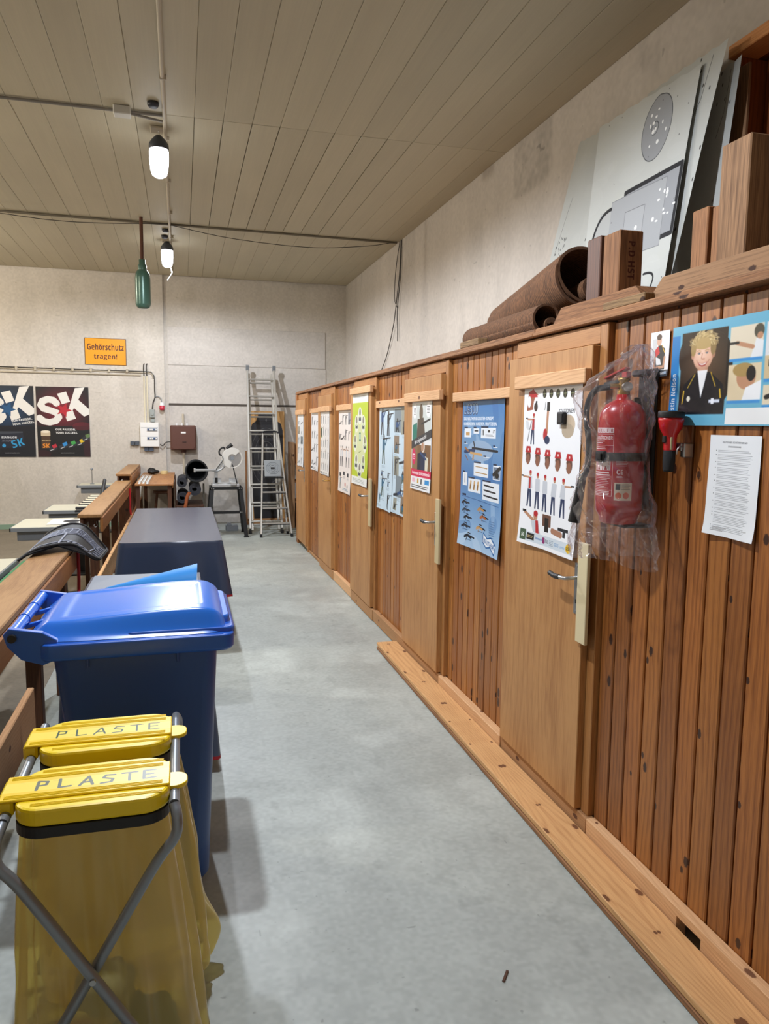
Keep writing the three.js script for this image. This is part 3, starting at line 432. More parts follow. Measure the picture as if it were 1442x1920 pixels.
{ // the big printed board with portrait and four photos, and the small portrait card left of it
  const t = canvasTex(1024, 640, (c, w, h) => {
    RC(c, 0, 0, w, h, '#67adca'); RC(c, 0, 60, 62, h, '#2f7fc0'); RC(c, 78, 50, 330, 520, '#2b2320'); EL(c, 120, 200, 60, 120, '#3c3028'); EL(c, 380, 300, 70, 200, '#1d1a19');
    const gb = c.createRadialGradient(250, 260, 40, 250, 260, 300); gb.addColorStop(0, '#5a4636'); gb.addColorStop(1, '#1c1816'); RC(c, 78, 50, 330, 520, gb);
    PG(c, [[206, 270], [282, 270], [276, 350], [214, 350]], '#bf9078'); const gs = c.createRadialGradient(222, 190, 12, 240, 196, 118); gs.addColorStop(0, '#f0cdb8'); gs.addColorStop(0.55, '#dcae95'); gs.addColorStop(1, '#a5765e'); EL(c, 241, 196, 74, 102, gs); EL(c, 166, 200, 12, 24, '#c9977e'); EL(c, 316, 200, 12, 24, '#a97c64');
    EL(c, 238, 116, 84, 50, '#b99f6c'); EL(c, 168, 158, 20, 46, '#a98f60'); EL(c, 312, 160, 20, 46, '#8f7850'); for (let k = 0; k < 240; k++) { const a = rr(-3.3, 0.2), q = rr(0.55, 1.15), x = 240 + 90 * q * Math.cos(a), y = 128 + 66 * q * Math.sin(a), l = rr(14, 34), d = a + rr(0.9, 1.4); LN(c, [[x, y], [x + l * Math.cos(d) * 0.8, y + l * Math.sin(d) * 0.5]], rr(2, 5), ['#d2be8c', '#c2aa76', '#a99164', '#d9c89a', '#99835a'][k % 5]); }
    for (const [x, q] of [[212, 1], [268, -1]]) { EL(c, x, 188, 15, 8, '#c08f78'); EL(c, x, 190, 11, 5, '#efe6e0'); EL(c, x, 190, 5, 5, '#3c4a58'); LN(c, [[x - 15, 176 - q], [x, 171], [x + 14, 176 + q]], 4, '#b08c5e'); } LN(c, [[236, 190], [230, 222], [240, 230], [252, 226]], 4, '#b98169'); EL(c, 244, 226, 14, 6, '#cf9c85'); PG(c, [[206, 246], [240, 254], [278, 244], [262, 268], [238, 274], [216, 264]], '#a8524c'); PG(c, [[212, 249], [240, 256], [272, 248], [258, 260], [238, 264], [222, 259]], '#f6f0ea'); LN(c, [[196, 230], [206, 248]], 3, '#b98169'); LN(c, [[288, 230], [280, 246]], 3, '#a06f58'); EL(c, 240, 292, 26, 8, '#cb9a82');
    PG(c, [[90, 570], [110, 380], [190, 310], [300, 310], [390, 390], [404, 570]], '#15181f'); PG(c, [[206, 296], [280, 296], [262, 380], [240, 470], [222, 380]], '#eceef0'); LN(c, [[190, 316], [140, 400]], 6, '#d9b13a'); LN(c, [[304, 312], [340, 400]], 6, '#d9b13a'); LN(c, [[112, 420], [104, 500]], 10, '#d9b13a'); LN(c, [[372, 420], [380, 470]], 10, '#d9b13a'); EL(c, 150, 470, 14, 18, '#e8e4d4'); RC(c, 300, 480, 76, 20, '#cfd6e4'); RC(c, 316, 472, 20, 36, '#e7ecf4');
    const ph = (x, y, a, b, bg) => { RC(c, x, y, a, b, bg); RC(c, x, y + b, a, 18, '#3f8fd0'); };
    ph(424, 62, 208, 186, '#dcd2bc'); PG(c, [[560, 250], [590, 140], [634, 160], [634, 250]], '#dfe3e6'); EL(c, 604, 104, 30, 40, '#4c4a40'); LN(c, [[470, 158], [570, 190]], 24, SKIN); RC(c, 424, 150, 60, 14, '#2b2b2d'); EL(c, 610, 130, 18, 20, SKIN);
    ph(648, 62, 210, 316, '#d9dadc'); RC(c, 648, 250, 210, 128, '#cdb892'); PG(c, [[720, 170], [800, 150], [810, 290], [740, 290]], '#e6eaee'); EL(c, 764, 100, 22, 34, '#4a4238'); EL(c, 776, 110, 12, 16, '#1d1d20'); LN(c, [[734, 180], [690, 270]], 18, SKIN); RC(c, 672, 270, 24, 40, '#1f2022'); RC(c, 744, 290, 66, 88, '#25282d'); RC(c, 820, 300, 38, 60, '#4c8a4a');
    ph(424, 282, 208, 210, '#d9c9a8'); EL(c, 540, 360, 60, 70, SKIN); EL(c, 520, 316, 66, 40, '#a58a56'); EL(c, 570, 340, 28, 44, '#1c1d20'); PG(c, [[540, 420], [634, 380], [634, 492], [520, 492]], '#e8ebee');
    ph(648, 412, 210, 110, '#d8cdb4'); LN(c, [[670, 480], [800, 440]], 26, '#1e2023'); LN(c, [[740, 460], [760, 412]], 20, '#2a2c30'); EL(c, 800, 450, 44, 26, SKIN); RC(c, 776, 474, 40, 26, '#2b3338');
    c.filter = 'blur(2px)'; c.drawImage(c.canvas, 0, 0); c.filter = 'none'; RC(c, 424, 536, 450, 96, '#e6e9ea'); RC(c, 900, 40, 124, 560, '#e3e6e2'); lines(c, 912, 90, 96, 26, 18, 5, '#6a6f72'); c.save(); c.translate(44, 614); c.rotate(-Math.PI / 2); TX(c, 'Kerstin Nelson', 0, 0, 'bold 44px sans-serif', '#dcebf6'); c.restore(); RC(c, 920, 40, 50, 60, '#8a3a34');
  });
  sheet('portrait_board', [-2.146, -1.5], [1.968, 1.655], XB - 0.002, t, 'wide blue printed board with smiling portrait and pistol photographs', { wave: 0.002, curl: 0.004, rough: 0.18, ph: 1 }, undefined);
  sheet('portrait_card', [-2.268, -2.166], [1.966, 1.816], XB, canvasTex(256, 380, (c, w, h) => {
    RC(c, 0, 0, w, h, '#e4e4e4'); RC(c, 30, 60, 60, 200, '#c9cbcc'); EL(c, 120, 80, 32, 44, '#d2a58c'); EL(c, 118, 48, 34, 24, '#4a362a'); PG(c, [[70, 150], [110, 120], [150, 118], [200, 150], [206, 320], [60, 320]], '#1d1e20'); PG(c, [[70, 150], [110, 122], [134, 180], [90, 210], [66, 200]], '#c2262e'); LN(c, [[160, 120], [196, 180]], 8, '#e3b63a'); LN(c, [[74, 210], [60, 300], [130, 310]], 24, SKIN); LN(c, [[200, 220], [190, 300], [100, 300]], 24, SKIN); PG(c, [[80, 210], [140, 230], [160, 280], [90, 280]], '#d8dadd'); RC(c, 0, 324, w, 56, '#3c4248'); TX(c, 'Christian Reitz', 14, 362, 'bold 28px sans-serif', '#e6e6e6'); RC(c, 206, 338, 30, 22, '#9ab');
  }), 'small portrait card of a person in red and black shirt', { wave: 0.001, curl: 0.003, n: 6 }, undefined);
  sheet('notice_sheet', [-1.9405, -1.731], [1.625, 1.329], XB, canvasTex(420, 594, (c, w, h) => {
    RC(c, 0, 0, w, h, '#e9eef2'); TX(c, 'DEUTSCHER SCHÜTZENBUND', w / 2, 46, 'bold 15px sans-serif', '#4a4e55', 'center'); TX(c, 'STANDORDNUNG', w / 2, 70, 'bold 13px sans-serif', '#4a4e55', 'center');
    let y = 88; for (const n of [2, 4, 3, 4, 3, 4, 3, 4, 4, 2, 1, 6, 4]) { RC(c, 56, y, 6, 5, '#555a61'); lines(c, 74, y, 290, n, 9, 2.6, '#9a9fa7', 0.12); y += n * 9 + 7; } TX(c, 'gez. Vorstand', 300, 545, '10px sans-serif', '#666'); lines(c, 60, 545, 130, 3, 9, 3, '#888');
  }), 'white typed notice sheet below the portrait board', { wave: 0.004, curl: 0.008, rough: 0.7, n: 10, skew: [0.002, 0.001, 0, -0.004] }, undefined);
  // black clip stuck on the nearest poster
  one('magnet_clip', [cb(1.481, 1.4965, 1.655, 1.706, -2.79, -2.735, 0.003, 'y'), cb(1.478, 1.483, 1.662, 1.7, -2.784, -2.741, 0.002, 'y')], M.black, 'square black clip on the red cap poster', 'clip');
}
{ // fire extinguisher on its bracket, and the plastic bag over it
  const cx = 1.448, cz = -2.262, f = thing('fire_extinguisher', 'red fire extinguisher strapped to a black wall bracket', 'extinguisher');
  const red = pmat({ color: 0xb5121c, roughness: 0.3, clearcoat: 0.6 });
  mesh('cylinder', at(lathe([[0.001, 1.322], [0.052, 1.318], [0.062, 1.324], [0.066, 1.345], [0.077, 1.365], [0.078, 1.39], [0.078, 1.66], [0.074, 1.695], [0.058, 1.722], [0.036, 1.735], [0.024, 1.74], [0.023, 1.757], [0.001, 1.757]], 40), cx, 0, cz), red, f);
  // printed label, a thin curved wrap on the side that faces the aisle
  const lt = canvasTex(512, 640, (c, w, h) => {
    RC(c, 0, 0, w, h, '#ad1420'); [...'WINKLER'].forEach((q, i) => { RC(c, 16 + i * 44, 12, 40, 44, '#e9dcdc'); TX(c, q, 36 + i * 44, 48, 'bold 38px sans-serif', '#9b1a22', 'center'); });
    c.strokeStyle = '#ecd9d9'; c.lineWidth = 4; c.strokeRect(14, 66, 306, 520); TX(c, 'FEUERLÖSCHER', 30, 110, 'bold 38px sans-serif', '#f0e2e2'); lines(c, 34, 122, 200, 2, 14, 7, '#e3cccc'); LN(c, [[16, 160], [318, 160]], 3, '#ecd9d9'); lines(c, 34, 172, 260, 2, 14, 7, '#e3cccc');
    for (let k = 0; k < 3; k++) { RC(c, 34 + k * 92, 290, 80, 80, '#e8dada'); TX(c, 'ABC'[k], 96 + k * 92, 320, 'bold 34px sans-serif', '#9b1a22', 'center'); PG(c, [[44 + k * 92, 366], [60 + k * 92, 330], [84 + k * 92, 366]], '#9b1a22'); }
    lines(c, 30, 384, 280, 2, 20, 11, '#e8d6d6', 0.1); LN(c, [[16, 424], [318, 424]], 3, '#ecd9d9'); lines(c, 30, 434, 270, 7, 14, 5, '#dcc0c0'); LN(c, [[16, 536], [318, 536]], 3, '#ecd9d9'); lines(c, 30, 546, 270, 3, 13, 6, '#e8d6d6', 0.1);
    EL(c, 400, 230, 34, 34, '#c04048'); lines(c, 350, 290, 120, 4, 12, 5, '#d8b8b8'); TX(c, 'CE', 356, 400, 'bold 56px sans-serif', '#f0e2e2'); lines(c, 360, 414, 60, 2, 10, 5, '#d8b8b8');
    RC(c, 344, 470, 164, 150, '#e4dac4'); RC(c, 356, 480, 44, 50, '#3b4249'); lines(c, 410, 482, 88, 5, 10, 5, '#8f8a7c'); EL(c, 384, 580, 28, 28, '#e2622a'); EL(c, 454, 578, 28, 28, '#e2622a');
  });
  const lab = surf(24, 1, (u, v) => { const th = Math.PI + lerp(-0.75, 1.55, u); return [cx + 0.0787 * Math.cos(th), lerp(1.395, 1.65, v), cz - 0.0787 * Math.sin(th)]; });
  mesh('label', lab, mat({ map: lt, roughness: 0.35, side: THREE.DoubleSide }), f);
  mesh('valve', [at(lathe([[0.021, 0], [0.021, 0.02], [0.016, 0.024], [0.016, 0.05], [0.02, 0.052], [0.02, 0.062], [0.001, 0.064]], 20), cx, 1.752, cz), rod([cx, 1.785, cz], [cx - 0.04, 1.785, cz - 0.02], 0.009)], mat({ color: 0xb08d4c, metalness: 0.8, roughness: 0.35 }), f);
  mesh('carry_handle', [tb(0.022, 0.012, 0.1, [cx - 0.004, 1.8, cz - 0.045], [-0.1, 0.15, 0]), tb(0.02, 0.05, 0.014, [cx, 1.79, cz - 0.005])], M.black, f);
  mesh('squeeze_lever', [tb(0.022, 0.008, 0.11, [cx - 0.004, 1.83, cz - 0.04], [-0.28, 0.15, 0]), tb(0.018, 0.02, 0.03, [cx, 1.822, cz + 0.012])], pmat({ color: 0xa8141d, roughness: 0.35 }), f);
  mesh('gauge', [rod([cx + 0.0, 1.782, cz + 0.014], [cx - 0.006, 1.782, cz + 0.034], 0.016, 0.016, 20)], M.steel, f);
  const hose = mesh('hose', tube([[cx - 0.03, 1.785, cz - 0.02], [cx - 0.075, 1.77, cz - 0.06], [cx - 0.085, 1.7, cz - 0.09], [cx - 0.07, 1.58, cz - 0.09], [cx - 0.075, 1.5, cz - 0.09], [cx - 0.09, 1.46, cz - 0.095]], 0.0105, 50, 10), M.rubber, f);
  mesh('nozzle', [rod([cx - 0.089, 1.465, cz - 0.095], [cx - 0.104, 1.31, cz - 0.115], 0.014, 0.021, 18), rod([cx - 0.087, 1.48, cz - 0.0945], [cx - 0.0895, 1.455, cz - 0.0955], 0.0125, 0.0145, 18)], M.black, hose);
  mesh('bracket', [cb(XP - 0.018, XP - 0.003, 1.36, 1.845, cz - 0.05, cz + 0.055, 0.012, 'y'), cb(XP - 0.05, XP - 0.016, 1.82, 1.842, cz - 0.045, cz + 0.05, 0.006, 'y'), cb(XP - 0.11, XP - 0.004, 1.306, 1.316, cz - 0.05, cz + 0.05, 0.003, 'y'), cb(XP - 0.035, XP - 0.016, 1.4, 1.75, cz + 0.035, cz + 0.05, 0.004, 'y'), cb(XP - 0.035, XP - 0.016, 1.4, 1.75, cz - 0.048, cz - 0.033, 0.004, 'y')], M.black, f);
  const strapR = at(lathe([[0.0795, 0], [0.0812, 0.001], [0.0812, 0.027], [0.0795, 0.028]], 48), cx, 1.535, cz);
  const st = mesh('strap', strapR, M.black, f); mesh('buckle', [tb(0.012, 0.036, 0.052, [cx - 0.082, 1.549, cz + 0.01]), tb(0.008, 0.024, 0.03, [cx - 0.09, 1.549, cz + 0.012])], M.blackMetal, st);
  base(f, cx, 1.306, cz);
  // bag: a crumpled clear sleeve, gathered to a peak at the top and open at the bottom
  const prof = [[1.195, 0.118, 0.21, -0.02], [1.26, 0.116, 0.212, -0.02], [1.34, 0.118, 0.2, -0.025], [1.45, 0.112, 0.175, -0.025], [1.535, 0.1, 0.135, -0.01], [1.6, 0.105, 0.14, -0.02], [1.7, 0.114, 0.18, -0.04], [1.76, 0.112, 0.195, -0.045], [1.8, 0.094, 0.15, -0.01], [1.84, 0.07, 0.1, 0.045], [1.88, 0.04, 0.055, 0.075], [1.915, 0.012, 0.02, 0.09]];
  const sec = (y) => { let k = 0; while (k < prof.length - 2 && prof[k + 1][0] < y) k++; const a = prof[k], b = prof[k + 1], t = sm(a[0], b[0], y) * 0.5 + 0.5 * (y - a[0]) / (b[0] - a[0]); return [lerp(a[1], b[1], t), lerp(a[2], b[2], t), lerp(a[3], b[3], t)]; };
  const bag = surf(150, 170, (u, v) => {
    const y = lerp(1.195, 1.915, v), a = u * Math.PI * 2, [rx, rz, dz] = sec(y), w = 0.016 * (0.4 + Math.abs(v - 0.45)) * 1.3;
    const tri = (x) => Math.abs(((x % 1) + 1) % 1 - 0.5) * 2 - 0.5;   // sharp creases
    const cr = 1.5 * w * (tri(a * 1.6 + y * 9 + 2 * ns(a * 1.5, y * 7, 501)) * 0.6 + tri(a * 0.8 - y * 13 + 1.5 * ns(a * 2, y * 9, 511)) * 0.5 + 0.7 * ns(Math.cos(a) * 5 + 9, y * 24 + Math.sin(a) * 5, 521));
    let x = cx + (rx + cr) * Math.cos(a) * (Math.cos(a) > 0 ? 0.72 : 1); x = Math.min(x, XP - 0.02);
    return [x, y + 0.012 * Math.sin(a * 3) * (1 - v) , cz + dz + (rz + cr) * Math.sin(a)];
  }, true);
  const film = pmat({ color: 0xf6f4f6, transmission: 0.95, thickness: 0, roughness: 0.035, ior: 1.5, side: THREE.DoubleSide, specularIntensity: 1 });
  one('plastic_bag', bag, film, 'crumpled clear plastic bag pulled over the fire extinguisher', 'plastic bag');
}
{ // torch on its wall clip
  const x = 1.492, z = -2.058, t = thing('flashlight', 'red and black flashlight hanging under the portrait board', 'flashlight');
  mesh('body', at(lathe([[0.018, 1.575], [0.0195, 1.58], [0.02, 1.61], [0.022, 1.625], [0.034, 1.645], [0.0385, 1.668], [0.0385, 1.682], [0.001, 1.682]], 28), x, 0, z), pmat({ color: 0xc01a1f, roughness: 0.3, clearcoat: 0.4 }), t);
  mesh('grip', at(lathe([[0.001, 1.508], [0.014, 1.508], [0.0175, 1.514], [0.019, 1.54], [0.0185, 1.576], [0.001, 1.578]], 24), x, 0, z), M.rubber, t);
  mesh('lens_ring', at(lathe([[0.0385, 1.678], [0.0405, 1.68], [0.0405, 1.696], [0.037, 1.7], [0.001, 1.7]], 28), x, 0, z), M.black, t);
  mesh('switch', cb(x - 0.025, x - 0.018, 1.6, 1.622, z - 0.008, z + 0.008, 0.002), M.black, t);
  mesh('sticker', cb(x - 0.012, x - 0.006, 1.578, 1.618, z + 0.017, z + 0.0215, 0.001), mat({ color: 0xb9ae84, roughness: 0.5 }), t);
  mesh('wall_clip', [cb(1.515, XP - 0.003, 1.555, 1.6, z + 0.02, z + 0.042, 0.003), tube([[1.52, 1.582, z + 0.03], [1.497, 1.59, z + 0.045], [1.485, 1.578, z + 0.047], [1.49, 1.566, z + 0.04]], 0.002, 20, 6), cb(1.512, XP - 0.003, 1.575, 1.6, z - 0.015, z + 0.03, 0.003)], M.steel, t);
  base(t, x, 1.508, z);
}
// ---------------------------------------------------------------- things on the cubicle roof
function chamferBeam(x0, x1, y0, y1, z0, z1, c) { // beam along z with sloped ends
  const g = extr([[-z1, y0], [-z0, y0], [-z0, y0 + (y1 - y0) * 0.25], [-z0 - c, y1], [-z1 + c, y1], [-z1, y0 + (y1 - y0) * 0.25]].map(([a, b]) => [a, b]), x1 - x0 - 0.004, 0.002);
  g.rotateY(Math.PI / 2); g.translate(x0 + 0.002, 0, 0); const p = g.attributes.position, u = g.attributes.uv; for (let i = 0; i < p.count; i++) u.setXY(i, p.getY(i) + p.getX(i), p.getZ(i) + 3); return g;
}
{
  const s = thing('timber_stand', 'timber stand with two blocks on a sloped foot, burnt letters on one', 'timber stand');
  mesh('foot', chamferBeam(1.622, 1.885, ROOF + 0.003, 2.163, -3.12, -2.42, 0.07), M.oldRed, s);
  const bl = mesh('block', wb(1.75, 1.86, 2.164, 2.452, -2.935, -2.812, 0.004, 'y'), M.oldRed, s);
  const lt = canvasTex(128, 512, (c, w, h) => { c.clearRect(0, 0, w, h); c.translate(w / 2, 40); c.rotate(Math.PI / 2); TX(c, 'P.D HST', 0, 30, 'bold 92px sans-serif', '#4a1c0c'); });
  const ink = mesh('branding', (() => { const g = new THREE.PlaneGeometry(0.06, 0.24); g.translate(1.806, 2.31, -2.8112); return g; })(), mat({ map: lt, transparent: true, roughness: 0.9, polygonOffset: true, polygonOffsetFactor: -1 }), bl);
  mesh('block', wb(1.765, 1.87, 2.164, 2.47, -3.095, -2.985, 0.004, 'y'), M.dark, s);
  base(s, 1.75, ROOF, -2.77);
  const s2 = thing('timber_stand', 'large timber stand with tall block at the picture edge, beside the timber recess', 'timber stand');
  mesh('foot', chamferBeam(1.575, 1.93, ROOF + 0.003, 2.15, -2.32, -1.35, 0.06), M.old, s2);
  mesh('block', wb(1.75, 1.885, 2.151, 2.575, -2.223, -2.088, 0.004, 'y'), M.old, s2);
  mesh('block', wb(1.8, 1.91, 2.151, 2.41, -2.316, -2.24, 0.004, 'y'), M.oldRed, s2);
  mesh('block', wb(1.76, 1.89, 2.151, 2.5, -1.75, -1.62, 0.004, 'y'), M.oldRed, s2);
  base(s2, 1.75, ROOF, -1.83);
  one('timber_block', wb(1.79, 1.9, ROOF + 0.001, 2.418, -2.41, -2.325, 0.004, 'y'), M.oldRed, 'short upright timber block between the two timber stands', 'wood block');
  one('wood_offcut', wb(1.535, 1.615, ROOF + 0.001, 2.108, -2.565, -2.3, 0.004, 'z'), M.oldGrey, 'greyish offcut lying at the roof edge before the timber stands', 'wood offcut');
  one('wood_offcut', wb(1.53, 1.585, ROOF + 0.001, 2.112, -4.05, -3.78, 0.004, 'z'), M.oldGrey, 'greyish offcut under the far end of the coir rolls', 'wood offcut');
}
// coir mats, rolled: a spiral strip swept along the roll
function rollMat(a, b, r0, r1, turns, th, ph, loose = 0) {
  const A = V(...a), B = V(...b), d = B.clone().sub(A), L = d.length(); d.normalize(); const sx = V(0, 1, 0).cross(d).normalize(), sy = d.clone().cross(sx), N = 120;
  const cur = (t, o) => { const an = ph + t * turns * Math.PI * 2, k = loose ? sm(0.5, 0.68, t) : 0, r = (loose ? lerp(lerp(r0, r0 + (r1 - r0) * 0.36, Math.min(1, t / 0.55)), r1, k) : lerp(r0, r1, t)) + o, c = loose * (1 - k) * (r1 - r0) * 0.5; return [r * Math.cos(an) - c, r * Math.sin(an) - c * 1.05]; };
  const loop = []; for (let i = 0; i <= N; i++) loop.push(cur(i / N, th / 2)); for (let i = N; i >= 0; i--) loop.push(cur(i / N, -th / 2));
  const sec = (k) => loop.map(([u, v]) => { const p = A.clone().addScaledVector(d, L * k).addScaledVector(sx, u).addScaledVector(sy, v); return [p.x, p.y, p.z]; });
  const secs = []; for (let k = 0; k <= 10; k++) secs.push(sec(k / 10));
  const g = loft(secs, false, false), out = [g];
  for (const [k, s] of [[0, -1], [1, 1]]) { const q = sec(k), P = [], U = []; for (let i = 0; i < N; i++) { const a2 = q[i], b2 = q[i + 1], c2 = q[2 * N + 1 - i], d2 = q[2 * N - i]; P.push(...a2, ...b2, ...d2, ...a2, ...d2, ...c2); for (let m = 0; m < 6; m++) U.push(i / N, m / 6); } const e = new THREE.BufferGeometry(); e.setAttribute('position', new THREE.Float32BufferAttribute(P, 3)); e.setAttribute('uv', new THREE.Float32BufferAttribute(U, 2)); e.computeVertexNormals(); out.push(e); }
  return mg(out);
}
{
  const coir = mat({ map: T.coir, bumpMap: T.coir, bumpScale: 0.004, roughness: 0.95, side: THREE.DoubleSide });
  one('rolled_mat', rollMat([1.665, 2.148, -3.27], [1.68, 2.146, -4.22], 0.016, 0.066, 2.9, 0.011, 0.4, 1), coir, 'brown coir mat rolled up, lying along the roof edge', 'rolled mat', 'coir rolls on the cubicle roof');
  one('rolled_mat', rollMat([1.865, 2.36, -3.3], [1.9, 2.226, -4.2], 0.03, 0.138, 2.95, 0.014, 0.7, 1), coir, 'larger coir roll propped up behind the lower coir roll', 'rolled mat', 'coir rolls on the cubicle roof');
}
{ // paper targets leaning on the wall above the roof
  const lean = (TL, TR, BR, BL, bow, n = 18) => surf(n, n, (u, v) => { const a = [0, 1, 2].map((k) => lerp(lerp(BL[k], BR[k], u), lerp(TL[k], TR[k], u), v)); const e = bow * (Math.sin(u * 5 + v * 2) * 0.4 + Math.sin(v * 6) * 0.3 + Math.sin(u * 11) * 0.15); return [a[0] + e, a[1] + (v > 0.99 ? 0.006 * Math.sin(u * 40) : 0), a[2]]; });
  const A = canvasTex(900, 1300, (c, w, h) => {
    RC(c, 0, 0, w, h, '#bfc2bd'); for (let k = 0; k < 60; k++) { c.globalAlpha = 0.05; EL(c, rr(0, w), rr(0, h), rr(20, 160), rr(10, 80), k % 2 ? '#b9bab2' : '#e6e8e2'); } c.globalAlpha = 1;
    const q = (u, v) => [u * w, v * h];
    c.save(); c.translate(...q(0.68, 0.155)); EL(c, 0, 0, 122, 168, '#989b9d'); c.strokeStyle = '#55585a'; c.lineWidth = 5; c.beginPath(); c.ellipse(0, 0, 122, 168, 0, 0, 7); c.stroke(); c.beginPath(); c.ellipse(-14, 0, 28, 34, 0, 0, 7); c.stroke(); c.restore();
    PG(c, [q(0.444, 0.37), q(0.99, 0.347), q(1, 0.6), q(0.44, 0.61)], '#96999c'); LN(c, [q(0.444, 0.395), q(0.444, 0.37), q(0.985, 0.35), q(0.985, 0.605), q(0.87, 0.61)], 24, '#222326');
    PG(c, [q(0.287, 0.384), q(0.866, 0.379), q(0.885, 0.639), q(0.287, 0.64)], '#a3a6a8'); LN(c, [q(0.287, 0.384), q(0.866, 0.379), q(0.885, 0.639), q(0.3, 0.64)], 4, '#808385'); PG(c, [q(0.469, 0.453), q(0.677, 0.452), q(0.68, 0.56), q(0.47, 0.56)], '#a8abad'); LN(c, [q(0.469, 0.56), q(0.469, 0.453), q(0.677, 0.452), q(0.68, 0.56)], 4, '#77797b');
    PG(c, [q(0.07, 0.6), q(0.09, 0.48), q(0.16, 0.41), q(0.287, 0.41), q(0.287, 0.62)], '#b0b3b1'); c.strokeStyle = '#1e1f22'; c.lineWidth = 20; c.beginPath(); c.moveTo(...q(0.06, 0.6)); c.quadraticCurveTo(...q(0.08, 0.41), ...q(0.287, 0.41)); c.stroke();
    c.lineWidth = 12; c.beginPath(); c.moveTo(...q(0.77, 0.735)); c.quadraticCurveTo(...q(0.93, 0.73), ...q(0.86, 0.8)); c.stroke();
    for (let k = 0; k < 46; k++) { const p = q(...[[rr(0.78, 0.98), rr(0.4, 0.56)], [rr(0.1, 0.4), rr(0.55, 0.63)], [rr(0.45, 0.75), rr(0.52, 0.6)], [rr(0.6, 0.78), rr(0.08, 0.24)]][k % 4]); EL(c, ...p, rr(5, 13), rr(5, 12), '#eceeeb'); }
    for (let k = 0; k < 26; k++) EL(c, rr(0, w), rr(0, h), 3, 4, '#5a5a58');
  });
  const B = canvasTex(500, 1000, (c, w, h) => { RC(c, 0, 0, w, h, '#b9bcb7'); for (let k = 0; k < 40; k++) { c.globalAlpha = 0.06; EL(c, rr(0, w), rr(0, h), rr(20, 100), rr(10, 120), k % 2 ? '#aeb0aa' : '#e2e4df'); } c.globalAlpha = 1; LN(c, [[40, 500], [90, 300], [110, 250]], 3, '#444'); for (let k = 0; k < 22; k++) EL(c, rr(30, 160), rr(420, 560), rr(3, 6), rr(4, 9), '#3c3c3c'); TX(c, '1', 60, 860, '60px sans-serif', '#222'); TX(c, '2', 120, 850, '60px sans-serif', '#222'); for (let k = 0; k < 16; k++) EL(c, rr(300, w), rr(0, h), 4, 7, '#4a4a48'); LN(c, [[430, 20], [420, 160], [380, 240]], 3, '#555'); });
  const mb = (t) => mat({ map: t, roughness: 0.85, side: THREE.DoubleSide });
  one('paper_target', lean([2.5, 3.46, -4.3], [2.5, 3.42, -3.36], [2.27, ROOF + 0.003, -3.3], [2.27, ROOF + 0.003, -4.12], 0.012), mb(A), 'white paper target with grey circle and black framed square', 'target', 'paper targets leaning on the wall');
  one('paper_target', lean([2.6, 3.53, -4.72], [2.6, 3.47, -4.22], [2.36, ROOF + 0.003, -4.4], [2.36, ROOF + 0.003, -4.98], 0.012), mb(B), 'crumpled white target sheet showing at the far left edge of the stack', 'target', 'paper targets leaning on the wall');
  one('paper_target', lean([2.56, 3.5, -3.9], [2.52, 3.465, -3.2], [2.32, ROOF + 0.003, -3.36], [2.32, ROOF + 0.003, -4.0], 0.01), mb(B), 'plain white target sheet behind the grey circle target, taller at its right', 'target', 'paper targets leaning on the wall');
  one('leaning_board', cb(2.645, 2.66, ROOF + 0.003, 3.38, -3.9, -3.2, 0.002, 'y', 1, 1), M.old, 'thin brown board standing behind the white targets', 'board');
  one('paper_target', lean([2.63, 3.38, -3.7], [2.575, 3.385, -3.17], [2.56, ROOF + 0.003, -3.33], [2.62, ROOF + 0.003, -3.8], 0.004), mb(B), 'shaded narrow target sheet next to the timber recess', 'target', 'paper targets leaning on the wall');
}
{ // loose cable hanging on the right wall
  const t = thing('hanging_cable', 'thin dark cable hanging in loops down the right wall', 'cable');
  mesh('cable', tube([[XW - 0.012, 3.9, -9.15], [XW - 0.02, 3.5, -9.18], [XW - 0.02, 3.2, -9.3], [XW - 0.03, 2.9, -9.4], [XW - 0.02, 2.55, -9.75], [XW - 0.03, 2.3, -10.1], [XW - 0.05, ROOF + 0.01, -10.25]], 0.006, 60, 6), M.cable, t);
  mesh('cable_loop', tube([[XW - 0.014, 3.9, -9.12], [XW - 0.02, 3.5, -9.13], [XW - 0.03, 3.1, -9.22], [XW - 0.02, 2.85, -9.24], [XW - 0.03, 2.69, -9.2]], 0.006, 40, 6), M.cable, t);
  mesh('cable_loop', tube([[XW - 0.014, 3.9, -9.2], [XW - 0.02, 3.6, -9.34], [XW - 0.03, 3.25, -9.36], [XW - 0.02, 3.1, -9.26]], 0.005, 30, 6), M.cable, t);
  base(t, XW, CEIL, -9.15);
}
